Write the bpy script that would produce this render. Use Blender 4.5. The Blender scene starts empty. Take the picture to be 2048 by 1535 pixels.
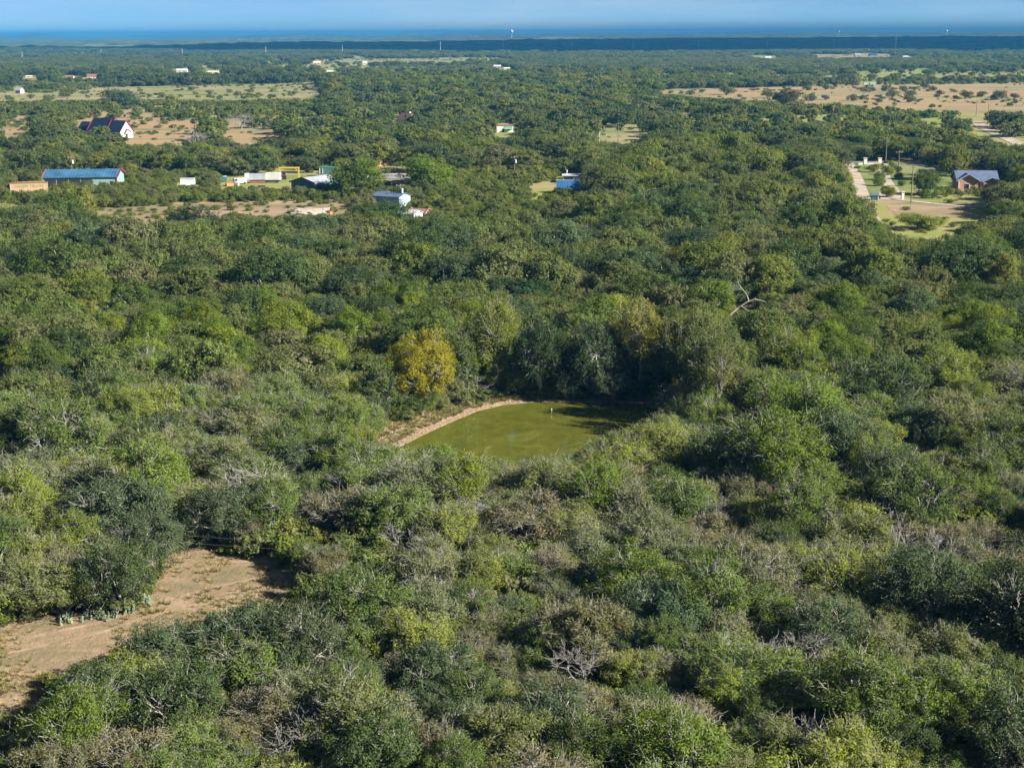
import bpy, bmesh, math, random
import numpy as np
from mathutils import Vector, Matrix, noise

R_ = math.radians
scene = bpy.context.scene
COL = scene.collection
rnd = random.Random(7)

# ------------------------------------------------------------------ camera
H_CAM = 50.0
F_PX = 2844.0                     # focal length in pixels of the 2048 px wide photograph
PITCH = math.atan((767.5 - 66) / F_PX)
ROLL = math.atan(10 / 2048)
cam_data = bpy.data.cameras.new("camera")
cam = bpy.data.objects.new("camera", cam_data)
COL.objects.link(cam)
cam_data.sensor_fit = 'HORIZONTAL'
cam_data.sensor_width = 36.0
cam_data.lens = 36.0 * F_PX / 2048
cam_data.clip_start = 1.0
cam_data.clip_end = 60000.0
CAM_ROT = Matrix.Rotation(math.pi / 2 - PITCH, 3, 'X') @ Matrix.Rotation(-ROLL, 3, 'Z')
cam.matrix_world = Matrix.Translation((0, 0, H_CAM)) @ CAM_ROT.to_4x4()
scene.camera = cam

# ------------------------------------------------------------------ sun, sky, exposure
SUN_EL, SUN_AZ = R_(31), R_(112)      # azimuth clockwise from +Y
sun_dir = Vector((math.sin(SUN_AZ) * math.cos(SUN_EL), math.cos(SUN_AZ) * math.cos(SUN_EL), math.sin(SUN_EL)))
sl = bpy.data.lights.new("sun", 'SUN')
sl.energy = 5.0
sl.angle = R_(0.5)
sl.color = (1.0, 0.93, 0.82)
so = bpy.data.objects.new("sun", sl)
COL.objects.link(so)
so.rotation_euler = sun_dir.to_track_quat('Z', 'Y').to_euler()

world = bpy.data.worlds.new("World")
scene.world = world
world.use_nodes = True
wn = world.node_tree
for n in list(wn.nodes):
    wn.nodes.remove(n)
w_out = wn.nodes.new('ShaderNodeOutputWorld')
w_bg = wn.nodes.new('ShaderNodeBackground')
w_sky = wn.nodes.new('ShaderNodeTexSky')
w_sky.sky_type = 'NISHITA'
w_sky.sun_disc = False
w_sky.sun_elevation = SUN_EL
w_sky.sun_rotation = SUN_AZ
w_sky.altitude = 100
w_sky.air_density = 0.45
w_sky.dust_density = 0.0
w_sky.ozone_density = 1.5
w_mul = wn.nodes.new('ShaderNodeMix')
w_mul.data_type = 'RGBA'
w_mul.blend_type = 'MULTIPLY'
w_mul.inputs['Factor'].default_value = 1.0
SKY_TINT = (0.31, 0.46, 0.62, 1)
w_mul.inputs[7].default_value = SKY_TINT
w_bg.inputs['Strength'].default_value = 0.053
wn.links.new(w_sky.outputs[0], w_mul.inputs[6])
w_tc = wn.nodes.new('ShaderNodeTexCoord')
w_map = wn.nodes.new('ShaderNodeMapping')
w_map.inputs['Scale'].default_value = (3.0, 3.0, 26.0)
w_nz = wn.nodes.new('ShaderNodeTexNoise')
w_nz.inputs['Scale'].default_value = 1.6
w_nz.inputs['Detail'].default_value = 6
w_nz.inputs['Roughness'].default_value = 0.6
w_rg = wn.nodes.new('ShaderNodeMapRange')
w_rg.inputs[1].default_value = 0.42
w_rg.inputs[2].default_value = 0.75
w_rg.inputs[4].default_value = 0.5
w_cl = wn.nodes.new('ShaderNodeMix')
w_cl.data_type = 'RGBA'
w_cl.inputs[7].default_value = (3.7, 4.4, 5.0, 1)
wn.links.new(w_tc.outputs['Generated'], w_map.inputs['Vector'])
wn.links.new(w_map.outputs[0], w_nz.inputs['Vector'])
wn.links.new(w_nz.outputs['Fac'], w_rg.inputs[0])
wn.links.new(w_rg.outputs[0], w_cl.inputs['Factor'])
wn.links.new(w_mul.outputs[2], w_cl.inputs[6])
wn.links.new(w_cl.outputs[2], w_bg.inputs['Color'])
wn.links.new(w_bg.outputs[0], w_out.inputs['Surface'])

vs = scene.view_settings
vs.view_transform = 'Standard'
vs.look = 'None'
vs.gamma = 1
vs.exposure = 1.72
vs.use_curve_mapping = False
HAZE_DENSITY = 1.0e-4
HAZE_COLOR = (0.05, 0.27, 0.55)

cy = scene.cycles
cy.max_bounces = 6
cy.diffuse_bounces = 4
cy.glossy_bounces = 2
cy.transmission_bounces = 2
cy.transparent_max_bounces = 4
cy.volume_bounces = 0
cy.use_denoising = True
cy.use_adaptive_sampling = True
cy.adaptive_threshold = 0.02
cy.sample_clamp_indirect = 4
try:
    scene.render.use_persistent_data = False
except Exception:
    pass

# ------------------------------------------------------------------ where things stand
def ray(u, v):
    d = CAM_ROT @ Vector(((u - 1024) / F_PX, -(v - 767.5) / F_PX, -1.0))
    return d.normalized()

def P(u, v, z=0.0):
    """point on the horizontal plane at height z that lies along one sight line"""
    d = ray(u, v)
    t = (z - H_CAM) / d.z
    return Vector((d.x * t, d.y * t, z))

CINV = CAM_ROT.transposed()
def proj(p):
    q = CINV @ (Vector(p) - Vector((0, 0, H_CAM)))
    if q.z > -0.1:
        return (-9999, -9999)
    return (1024 + F_PX * q.x / -q.z, 767.5 - F_PX * q.y / -q.z)

def ppm(p):
    q = CINV @ (Vector(p) - Vector((0, 0, H_CAM)))
    return F_PX / max(1, -q.z)

def inside(poly, x, y):
    c = False
    n = len(poly)
    j = n - 1
    for i in range(n):
        xi, yi = poly[i]
        xj, yj = poly[j]
        if (yi > y) != (yj > y) and x < (xj - xi) * (y - yi) / (yj - yi) + xi:
            c = not c
        j = i
    return c

# ------------------------------------------------------------------ materials
def new_mat(name):
    m = bpy.data.materials.new(name)
    m.use_nodes = True
    nt = m.node_tree
    for n in list(nt.nodes):
        nt.nodes.remove(n)
    return m, nt, nt.nodes.new('ShaderNodeOutputMaterial')

def mat(name, color, rough=0.7, metal=0.0, vary=0.25, scale=0.6, spec=0.3, bump=0.0, second=None):
    """surface with a slow stain of its own (dirt, sun bleaching)"""
    m, nt, out = new_mat(name)
    b = nt.nodes.new('ShaderNodeBsdfPrincipled')
    b.inputs['Roughness'].default_value = rough
    b.inputs['Metallic'].default_value = metal
    b.inputs['Specular IOR Level'].default_value = spec
    g = nt.nodes.new('ShaderNodeNewGeometry')
    nz = nt.nodes.new('ShaderNodeTexNoise')
    nz.inputs['Scale'].default_value = scale
    nz.inputs['Detail'].default_value = 6
    nz.inputs['Roughness'].default_value = 0.65
    nt.links.new(g.outputs['Position'], nz.inputs['Vector'])
    mx = nt.nodes.new('ShaderNodeMix')
    mx.data_type = 'RGBA'
    a = [c * (1 - vary) for c in color] + [1]
    c2 = list(second) + [1] if second else [min(1, c * (1 + vary)) for c in color] + [1]
    mx.inputs[6].default_value = a
    mx.inputs[7].default_value = c2
    rp = nt.nodes.new('ShaderNodeMapRange')
    rp.inputs[1].default_value = 0.3
    rp.inputs[2].default_value = 0.7
    nt.links.new(nz.outputs['Fac'], rp.inputs[0])
    nt.links.new(rp.outputs[0], mx.inputs['Factor'])
    nt.links.new(mx.outputs[2], b.inputs['Base Color'])
    if bump:
        bp = nt.nodes.new('ShaderNodeBump')
        bp.inputs['Strength'].default_value = bump
        bp.inputs['Distance'].default_value = 0.1
        nt.links.new(nz.outputs['Fac'], bp.inputs['Height'])
        nt.links.new(bp.outputs[0], b.inputs['Normal'])
    nt.links.new(b.outputs[0], out.inputs['Surface'])
    return m

def noise_node(nt, vec, scale, detail=5, rough=0.6, dist=0.0):
    n = nt.nodes.new('ShaderNodeTexNoise')
    n.inputs['Scale'].default_value = scale
    n.inputs['Detail'].default_value = detail
    n.inputs['Roughness'].default_value = rough
    n.inputs['Distortion'].default_value = dist
    nt.links.new(vec, n.inputs['Vector'])
    return n.outputs['Fac']

def ramp(nt, fac, stops, interp='LINEAR'):
    r = nt.nodes.new('ShaderNodeValToRGB')
    r.color_ramp.interpolation = interp
    el = r.color_ramp.elements
    while len(el) > 1:
        el.remove(el[-1])
    el[0].position = stops[0][0]
    el[0].color = tuple(stops[0][1]) + (1,)
    for p, c in stops[1:]:
        e = el.new(p)
        e.color = tuple(c) + (1,)
    nt.links.new(fac, r.inputs[0])
    return r.outputs[0]

def mixc(nt, fac, a, b, mode='MIX'):
    m = nt.nodes.new('ShaderNodeMix')
    m.data_type = 'RGBA'
    m.blend_type = mode
    for sock, v in ((m.inputs['Factor'], fac), (m.inputs[6], a), (m.inputs[7], b)):
        if isinstance(v, (int, float)):
            sock.default_value = v
        elif isinstance(v, tuple):
            sock.default_value = v + (1,)
        else:
            nt.links.new(v, sock)
    return m.outputs[2]

def mrange(nt, v, a, b, c=0.0, d=1.0):
    m = nt.nodes.new('ShaderNodeMapRange')
    m.inputs[1].default_value = a
    m.inputs[2].default_value = b
    m.inputs[3].default_value = c
    m.inputs[4].default_value = d
    nt.links.new(v, m.inputs[0])
    return m.outputs[0]

def ground_mat(name, stops, sc1=0.05, sc2=1.2, bump=0.6, speck=None, bank=False, streak=0.0):
    """earth with patches of grass: large patches, small tufts, fine grain"""
    m, nt, out = new_mat(name)
    b = nt.nodes.new('ShaderNodeBsdfPrincipled')
    b.inputs['Roughness'].default_value = 0.95
    b.inputs['Specular IOR Level'].default_value = 0.1
    g = nt.nodes.new('ShaderNodeNewGeometry').outputs['Position']
    if streak:
        mp = nt.nodes.new('ShaderNodeMapping')
        mp.inputs['Scale'].default_value = (1.0, streak, 1.0)
        nt.links.new(g, mp.inputs['Vector'])
        gv = mp.outputs[0]
    else:
        gv = g
    n1 = noise_node(nt, gv, sc1, 6, 0.65, 0.5)
    n2 = noise_node(nt, g, sc2, 6, 0.7)
    f = nt.nodes.new('ShaderNodeMath')
    f.operation = 'MULTIPLY_ADD'
    nt.links.new(n2, f.inputs[0])
    f.inputs[1].default_value = 0.45
    nt.links.new(mrange(nt, n1, 0.27, 0.73, -0.22, 0.78), f.inputs[2])
    c = ramp(nt, f.outputs[0], stops)
    if speck:
        n3 = noise_node(nt, g, sc2 * 4, 3, 0.6)
        c = mixc(nt, mrange(nt, n3, 0.52, 0.66), c, speck)
    if bank:
        at = nt.nodes.new('ShaderNodeAttribute')
        at.attribute_name = 'bank'
        nb = noise_node(nt, g, 1.7, 5, 0.7)
        cb = ramp(nt, nb, [(0.3, (0.13, 0.095, 0.058)), (0.45, (0.20, 0.145, 0.09)), (0.56, (0.25, 0.18, 0.115)), (0.7, (0.30, 0.215, 0.145))])
        cb = mixc(nt, mrange(nt, noise_node(nt, g, 0.35, 4, 0.6), 0.54, 0.68), cb, (0.15, 0.16, 0.06))
        c = mixc(nt, at.outputs['Fac'], c, cb)
    nt.links.new(c, b.inputs['Base Color'])
    bp = nt.nodes.new('ShaderNodeBump')
    bp.inputs['Strength'].default_value = bump
    bp.inputs['Distance'].default_value = 0.25
    nt.links.new(n2, bp.inputs['Height'])
    nt.links.new(bp.outputs[0], b.inputs['Normal'])
    nt.links.new(b.outputs[0], out.inputs['Surface'])
    return m

def leaf_mat(name, palette=None, transl=0.50):
    """foliage; individuals take the colour of their own object, masses pick one of a palette"""
    m, nt, out = new_mat(name)
    oi = nt.nodes.new('ShaderNodeObjectInfo')
    at = nt.nodes.new('ShaderNodeAttribute')
    at.attribute_name = 'tint'
    if palette:
        base = ramp(nt, oi.outputs['Random'], [(i / len(palette), c) for i, c in enumerate(palette)], 'CONSTANT')
        g = nt.nodes.new('ShaderNodeNewGeometry').outputs['Position']
        n = noise_node(nt, g, 0.004, 3)
        base = mixc(nt, mrange(nt, n, 0.35, 0.65, 0, 0.55), base, (0.095, 0.125, 0.05))
    else:
        base = oi.outputs['Color']
    # leaf to leaf and spray to spray variation
    v = mixc(nt, at.outputs['Fac'], (0.55, 0.62, 0.60), (1.55, 1.45, 1.25))
    c = mixc(nt, 1.0, base, v, 'MULTIPLY')
    d = nt.nodes.new('ShaderNodeBsdfDiffuse')
    t = nt.nodes.new('ShaderNodeBsdfTranslucent')
    mx = nt.nodes.new('ShaderNodeMixShader')
    mx.inputs[0].default_value = transl
    nt.links.new(c, d.inputs[0])
    c2 = mixc(nt, 1.0, c, (1.15, 1.15, 0.6), 'MULTIPLY')
    nt.links.new(c2, t.inputs[0])
    nt.links.new(d.outputs[0], mx.inputs[1])
    nt.links.new(t.outputs[0], mx.inputs[2])
    nt.links.new(mx.outputs[0], out.inputs['Surface'])
    return m

M = {}
M['ground'] = ground_mat('woodland_floor', [(0.15, (0.07, 0.052, 0.036)), (0.4, (0.15, 0.11, 0.07)), (0.55, (0.10, 0.10, 0.05)), (0.8, (0.24, 0.185, 0.11))], 0.06, 1.5, bank=True)
M['dirt'] = ground_mat('trodden_dirt', [(0.08, (0.12, 0.11, 0.058)), (0.30, (0.165, 0.13, 0.078)), (0.52, (0.208, 0.154, 0.096)), (0.82, (0.28, 0.205, 0.135))], 0.13, 1.3, 0.8, speck=(0.185, 0.15, 0.08), streak=2.2)
M['pasture_far'] = None
M['rut'] = ground_mat('packed_pale_dirt', [(0.2, (0.17, 0.125, 0.078)), (0.5, (0.235, 0.165, 0.105)), (0.8, (0.31, 0.22, 0.145))], 0.3, 1.5, 0.5)
M['tan_field'] = ground_mat('dry_pasture', [(0.1, (0.105, 0.115, 0.05)), (0.35, (0.17, 0.15, 0.075)), (0.55, (0.24, 0.185, 0.095)), (0.8, (0.265, 0.155, 0.085))], 0.012, 0.25, 0.3, streak=3)
M['green_field'] = ground_mat('weedy_meadow', [(0.2, (0.10, 0.135, 0.04)), (0.42, (0.155, 0.165, 0.06)), (0.6, (0.20, 0.18, 0.09)), (0.8, (0.24, 0.195, 0.115))], 0.012, 0.22, 0.3, streak=3)
M['weed_meadow'] = ground_mat('bright_weed_meadow', [(0.2, (0.11, 0.15, 0.035)), (0.45, (0.16, 0.19, 0.05)), (0.65, (0.20, 0.19, 0.075)), (0.85, (0.24, 0.19, 0.11))], 0.010, 0.2, 0.3, streak=3)
M['scrub_field'] = ground_mat('weed_yard', [(0.2, (0.12, 0.155, 0.036)), (0.45, (0.175, 0.19, 0.05)), (0.62, (0.21, 0.185, 0.08)), (0.85, (0.26, 0.19, 0.12))], 0.04, 0.5, 0.4, streak=2)
M['lawn'] = ground_mat('mown_lawn', [(0.2, (0.09, 0.125, 0.032)), (0.5, (0.125, 0.155, 0.045)), (0.8, (0.18, 0.175, 0.08))], 0.05, 0.6, 0.3)
M['bare_field'] = ground_mat('bare_pale_earth', [(0.15, (0.12, 0.12, 0.05)), (0.4, (0.165, 0.14, 0.075)), (0.6, (0.215, 0.16, 0.10)), (0.85, (0.27, 0.20, 0.135))], 0.03, 0.5, 0.3, streak=2)
M['gravel'] = ground_mat('caliche_gravel', [(0.2, (0.22, 0.18, 0.13)), (0.5, (0.31, 0.26, 0.205)), (0.8, (0.38, 0.33, 0.275))], 0.2, 2.0, 0.4)
M['asphalt'] = mat('worn_asphalt', (0.14, 0.13, 0.125), 0.9, vary=0.2)
M['far_land'] = None
M['leaf'] = leaf_mat('leaf_green')
M['bark_pale'] = mat('pale_lichened_bark', (0.23, 0.225, 0.19), 0.9, vary=0.4, scale=2.0)
M['bark_dark'] = mat('dark_bark', (0.10, 0.085, 0.07), 0.9, vary=0.4, scale=2.0)
M['deadwood'] = mat('bleached_deadwood', (0.23, 0.22, 0.20), 0.85, vary=0.35, scale=1.5)
M['snag'] = mat('white_snag_wood', (0.25, 0.22, 0.19), 0.85, vary=0.25, scale=1.5)
M['mass_dull'] = leaf_mat('foliage_dull', [(0.135, 0.155, 0.066), (0.15, 0.172, 0.078), (0.12, 0.148, 0.055), (0.165, 0.172, 0.09), (0.145, 0.188, 0.06)])
M['mass_oak'] = leaf_mat('foliage_oak', [(0.078, 0.108, 0.045), (0.095, 0.124, 0.055), (0.082, 0.115, 0.058), (0.12, 0.14, 0.055), (0.098, 0.135, 0.042)])
M['mass_bright'] = leaf_mat('foliage_bright', [(0.13, 0.17, 0.036), (0.175, 0.21, 0.05), (0.15, 0.17, 0.055), (0.20, 0.215, 0.055), (0.12, 0.16, 0.04)])
M['cactus'] = mat('prickly_pear_skin', (0.12, 0.165, 0.105), 0.6, vary=0.35, scale=3)
M['stone'] = mat('pale_clod', (0.19, 0.14, 0.095), 0.9, vary=0.35, scale=2)
M['white'] = mat('white_paint', (0.52, 0.52, 0.50), 0.6, vary=0.16)
M['far_white'] = mat('far_white_walls', (0.40, 0.40, 0.40), 0.7, vary=0.15)
M['white_metal'] = mat('white_metal_sheet', (0.42, 0.44, 0.46), 0.5, 0.1, vary=0.25)
M['cream'] = mat('cream_painted_steel', (0.42, 0.32, 0.19), 0.7, vary=0.12)
M['rust'] = mat('rusted_steel', (0.20, 0.075, 0.045), 0.8, vary=0.4, scale=1.2)
M['red'] = mat('red_trim', (0.25, 0.03, 0.04), 0.6, vary=0.15)
M['blue_roof'] = mat('blue_roof_metal', (0.045, 0.125, 0.22), 0.5, 0.2, vary=0.35, scale=0.25)
M['bright_blue'] = mat('bright_blue_metal', (0.02, 0.09, 0.21), 0.5, 0.1, vary=0.15)
M['teal_wall'] = mat('pale_teal_siding', (0.19, 0.29, 0.28), 0.7, vary=0.12)
M['dark_teal'] = mat('dark_green_siding', (0.06, 0.14, 0.14), 0.7, vary=0.2)
M['grey_roof'] = mat('weathered_grey_metal', (0.36, 0.39, 0.44), 0.45, 0.3, vary=0.22, scale=0.4)
M['slate_roof'] = mat('slate_blue_roof', (0.085, 0.115, 0.18), 0.6, 0.1, vary=0.18, scale=0.6)
M['pale_blue_wall'] = mat('pale_blue_siding', (0.24, 0.31, 0.38), 0.7, vary=0.1)
M['black_roof'] = mat('black_roof_metal', (0.012, 0.02, 0.04), 0.6, vary=0.2)
M['orange_brick'] = mat('orange_brick_wall', (0.42, 0.24, 0.15), 0.85, vary=0.2, scale=1.5)
M['tan_wall'] = mat('tan_stone_wall', (0.50, 0.40, 0.28), 0.85, vary=0.15)
M['brown_roof'] = mat('brown_roof', (0.20, 0.11, 0.09), 0.8, vary=0.25)
M['glass'] = mat('dark_window_glass', (0.02, 0.025, 0.03), 0.15, spec=0.6, vary=0.1)
M['dark'] = mat('dark_parts_and_shade', (0.02, 0.02, 0.022), 0.8)  # dark fittings, and shade painted where bays and porch would be hollow
M['tyre'] = mat('tyre_rubber', (0.02, 0.02, 0.02), 0.9)
M['yellow'] = mat('yellow_gantry_paint', (0.42, 0.33, 0.04), 0.6, vary=0.12)
M['pole_wood'] = mat('creosoted_pole_wood', (0.17, 0.125, 0.095), 0.9, vary=0.3)
M['steel'] = mat('galvanised_steel', (0.50, 0.54, 0.58), 0.5, 0.3, vary=0.1)
M['green_tarp'] = mat('green_tarpaulin', (0.03, 0.17, 0.13), 0.7, vary=0.15)
M['green_panel'] = mat('green_panel', (0.10, 0.36, 0.12), 0.7, vary=0.15)
M['blue_tarp'] = mat('blue_tarpaulin', (0.03, 0.08, 0.36), 0.6, vary=0.2)
M['orange'] = mat('faded_orange_paint', (0.40, 0.18, 0.07), 0.6, vary=0.2)
M['red_rust'] = mat('dusty_red_paint', (0.20, 0.085, 0.065), 0.7, vary=0.3)
M['concrete'] = mat('pale_concrete', (0.28, 0.24, 0.20), 0.9, vary=0.25, scale=0.8)
M['lettering'] = mat('faded_lettering', (0.20, 0.15, 0.10), 0.9, vary=0.2)
M['wire'] = mat('aluminium_wire', (0.30, 0.33, 0.33), 0.5, 0.3, vary=0.1)
M['cloud'] = mat('cloud_white', (0.8, 0.8, 0.8), 1.0, vary=0.02, scale=0.001)

# water
m, nt, out = new_mat('murky_green_water')
b = nt.nodes.new('ShaderNodeBsdfPrincipled')
g = nt.nodes.new('ShaderNodeNewGeometry').outputs['Position']
n = noise_node(nt, g, 0.22, 7, 0.72, 1.2)
c = ramp(nt, n, [(0.32, (0.050, 0.060, 0.007)), (0.5, (0.076, 0.083, 0.010)), (0.68, (0.112, 0.114, 0.020))])
nt.links.new(c, b.inputs['Base Color'])
b.inputs['Roughness'].default_value = 0.04
b.inputs['Specular IOR Level'].default_value = 0.75
b.inputs['IOR'].default_value = 1.33
bp = nt.nodes.new('ShaderNodeBump')
bp.inputs['Strength'].default_value = 0.12
bp.inputs['Distance'].default_value = 0.03
nt.links.new(noise_node(nt, g, 2.2, 3, 0.5, 0.5), bp.inputs['Height'])
nt.links.new(bp.outputs[0], b.inputs['Normal'])
nt.links.new(b.outputs[0], out.inputs['Surface'])
M['water'] = m

# land far away: woodland and fields in patches
m, nt, out = new_mat('distant_land')
d = nt.nodes.new('ShaderNodeBsdfDiffuse')
g = nt.nodes.new('ShaderNodeNewGeometry').outputs['Position']
at = nt.nodes.new('ShaderNodeAttribute')
at.attribute_name = 'open'
n = noise_node(nt, g, 0.0025, 8, 0.85)
c1 = ramp(nt, n, [(0.36, (0.03, 0.05, 0.03)), (0.5, (0.08, 0.10, 0.045)), (0.62, (0.14, 0.15, 0.07))])
n2 = noise_node(nt, g, 0.003, 4, 0.6)
c2 = ramp(nt, n2, [(0.35, (0.13, 0.16, 0.06)), (0.6, (0.28, 0.23, 0.13))])
nt.links.new(mixc(nt, at.outputs['Fac'], c1, c2), d.inputs[0])
nt.links.new(d.outputs[0], out.inputs['Surface'])
M['far_land'] = m

# ------------------------------------------------------------------ object helpers
def tag(o, label=None, cat=None, group=None, kind=None):
    if label: o['label'] = label
    if cat: o['category'] = cat
    if group: o['group'] = group
    if kind: o['kind'] = kind
    return o

def empty(name, loc, rz=0.0, label=None, cat=None, group=None):
    o = bpy.data.objects.new(name, None)
    o.empty_display_size = 0.5
    COL.objects.link(o)
    o.location = loc
    o.rotation_euler = (0, 0, rz)
    return tag(o, label, cat, group)

class MB:
    def __init__(s):
        s.v, s.f = [], []
    def add(s, vs_, fs):
        k = len(s.v)
        s.v += [tuple(p) for p in vs_]
        s.f += [tuple(i + k for i in f) for f in fs]
        return s
    def box(s, c, d, rz=0.0, taper=1.0):
        cx, cy_, cz = c
        x, y, z = d[0] / 2, d[1] / 2, d[2] / 2
        co, si = math.cos(rz), math.sin(rz)
        pts = []
        for k, (a, b_, e) in enumerate([(-1, -1, -1), (1, -1, -1), (1, 1, -1), (-1, 1, -1), (-1, -1, 1), (1, -1, 1), (1, 1, 1), (-1, 1, 1)]):
            t = taper if e > 0 else 1
            px, py = a * x * t, b_ * y * t
            pts.append((cx + px * co - py * si, cy_ + px * si + py * co, cz + e * z))
        return s.add(pts, [(0, 3, 2, 1), (4, 5, 6, 7), (0, 1, 5, 4), (1, 2, 6, 5), (2, 3, 7, 6), (3, 0, 4, 7)])
    def tube(s, p0, p1, r0, r1, n=6):
        p0, p1 = Vector(p0), Vector(p1)
        d_ = (p1 - p0).normalized()
        a = d_.orthogonal().normalized()
        b_ = d_.cross(a)
        pts = []
        for p, r in ((p0, r0), (p1, r1)):
            for i in range(n):
                t = 2 * math.pi * i / n
                pts.append(p + a * math.cos(t) * r + b_ * math.sin(t) * r)
        fs = [(i, (i + 1) % n, n + (i + 1) % n, n + i) for i in range(n)]
        fs.append(tuple(range(n - 1, -1, -1)))
        fs.append(tuple(range(n, 2 * n)))
        return s.add(pts, fs)
    def lathe(s, c, prof, n=12):
        pts, fs = [], []
        for r, z in prof:
            for i in range(n):
                t = 2 * math.pi * i / n
                pts.append((c[0] + r * math.cos(t), c[1] + r * math.sin(t), c[2] + z))
        for k in range(len(prof) - 1):
            for i in range(n):
                fs.append((k * n + i, k * n + (i + 1) % n, (k + 1) * n + (i + 1) % n, (k + 1) * n + i))
        fs.append(tuple(range(n - 1, -1, -1)))
        fs.append(tuple(range((len(prof) - 1) * n, len(prof) * n)))
        return s.add(pts, fs)
    def build(s, name, m_, parent=None, smooth=False):
        me = bpy.data.meshes.new(name)
        me.from_pydata(s.v, [], s.f)
        me.materials.append(m_ if not isinstance(m_, str) else M[m_])
        if smooth:
            me.polygons.foreach_set('use_smooth', [True] * len(me.polygons))
        o = bpy.data.objects.new(name, me)
        COL.objects.link(o)
        if parent:
            o.parent = parent
        return o

def box_part(name, m_, parent, c, d, rz=0.0):
    return MB().box(c, d, rz).build(name, m_, parent)

def copy_tree(o, parent=None):
    c = o.copy()
    COL.objects.link(c)
    if parent:
        c.parent = parent
    for ch in o.children:
        copy_tree(ch, c)
    return c

def np_mesh(name, V, F, mats, tint=None, matidx=None, smooth=False):
    """V (n,3), F (m,4) quads"""
    me = bpy.data.meshes.new(name)
    V = np.asarray(V, dtype=np.float32)
    F = np.asarray(F, dtype=np.int32)
    k = F.shape[1]
    me.vertices.add(len(V))
    me.vertices.foreach_set('co', V.ravel())
    me.loops.add(F.size)
    me.loops.foreach_set('vertex_index', F.ravel())
    me.polygons.add(len(F))
    me.polygons.foreach_set('loop_start', np.arange(0, F.size, k, dtype=np.int32))
    me.update(calc_edges=True)
    if matidx is not None:
        me.polygons.foreach_set('material_index', matidx.astype(np.int32))
    if smooth:
        me.polygons.foreach_set('use_smooth', np.ones(len(F), dtype=bool))
    for m_ in mats:
        me.materials.append(m_)
    if tint is not None:
        a = me.attributes.new('tint', 'FLOAT', 'FACE')
        a.data.foreach_set('value', tint.astype(np.float32))
    return me

# ------------------------------------------------------------------ pond outline and ground height
POND_PX = [(770, 915), (800, 893), (850, 868), (905, 843), (955, 822), (1010, 809), (1070, 804), (1140, 804), (1210, 806), (1290, 807), (1355, 808), (1385, 820), (1372, 850), (1330, 884), (1260, 915), (1180, 945), (1080, 965), (980, 965), (880, 950), (800, 935)]
WATER_Z = -0.7
pond = [(P(u, v, WATER_Z).x, P(u, v, WATER_Z).y) for u, v in POND_PX]
PX0, PX1 = min(p[0] for p in pond), max(p[0] for p in pond)
PY0, PY1 = min(p[1] for p in pond), max(p[1] for p in pond)

def seg_dist(x, y, poly):
    best = 1e9
    n = len(poly)
    for i in range(n):
        ax, ay = poly[i]
        bx, by = poly[(i + 1) % n]
        dx, dy = bx - ax, by - ay
        t = max(0, min(1, ((x - ax) * dx + (y - ay) * dy) / (dx * dx + dy * dy + 1e-9)))
        best = min(best, math.hypot(x - ax - t * dx, y - ay - t * dy))
    return best

def ground_z(x, y):
    if PX0 - 14 < x < PX1 + 14 and PY0 - 14 < y < PY1 + 14:
        d_ = seg_dist(x, y, pond)
        if inside(pond, x, y):
            return WATER_Z - min(1.6, d_ * 0.35) - 0.02
        if d_ < 6:
            t = d_ / 6
            return WATER_Z + (0.25 + -WATER_Z) * (t * t * (3 - 2 * t)) if t < 0.75 else WATER_Z + (0.25 - WATER_Z) * (t * t * (3 - 2 * t))
        if d_ < 13:
            t = (d_ - 6) / 7
            return 0.25 * (1 - t * t * (3 - 2 * t))
    return 0.0

def build_ground():
    xs = sorted(set([-13000, -9000, -6000, -4000, -2500, -1600, -1000, -700, -500, -350, -250, -180, -120, -80, -60, -45] +
                    list(np.arange(math.floor(PX0) - 14, PX1 + 15, 1.0)) + [52, 65, 80, 120, 180, 250, 350, 500, 700, 1000, 1600, 2500, 4000, 6000, 9000, 13000]))
    ys = sorted(set([-300, -100, 0, 40, 70, 90, 110, 125] + list(np.arange(math.floor(PY0) - 14, PY1 + 15, 1.0)) +
                    [230, 260, 300, 360, 430, 520, 700, 900, 1200, 1700, 2400, 3500, 5000, 8000, 12000, 18000, 27000]))
    V = np.zeros((len(xs) * len(ys), 3))
    bank = np.zeros(len(V))
    k = 0
    for y in ys:
        for x in xs:
            z = ground_z(x, y)
            if PX0 - 14 < x < PX1 + 14 and PY0 - 14 < y < PY1 + 14:
                d_ = seg_dist(x, y, pond)
                w = (11.0 if x < 4 else 4.2) + 3.2 * noise.noise(Vector((x * 0.3, y * 0.3, 0)))
                bank[k] = 1.0 if inside(pond, x, y) else max(0, min(1, (w - d_) / 1.5))
                if not inside(pond, x, y) and d_ > 0.6:
                    z += 0.10 * noise.noise(Vector((x * 0.9, y * 0.9, 3)))
            V[k] = (x, y, z)
            k += 1
    nx = len(xs)
    F = [(j * nx + i, j * nx + i + 1, (j + 1) * nx + i + 1, (j + 1) * nx + i) for j in range(len(ys) - 1) for i in range(nx - 1)]
    me = np_mesh('ground', V, F, [M['ground']], smooth=True)
    a = me.attributes.new('bank', 'FLOAT', 'POINT')
    a.data.foreach_set('value', bank.astype(np.float32))
    o = bpy.data.objects.new('ground', me)
    COL.objects.link(o)
    tag(o, 'flat brown earth under the woods', kind='structure')
build_ground()

wo = MB().add([(x, y, WATER_Z) for x, y in pond], [tuple(range(len(pond)))[::-1] if False else tuple(range(len(pond)))]).build('pond_water', 'water')
if wo.data.polygons[0].normal.z < 0:
    wo.data.flip_normals()
tag(wo, 'murky olive green pond water', kind='structure')

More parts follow.
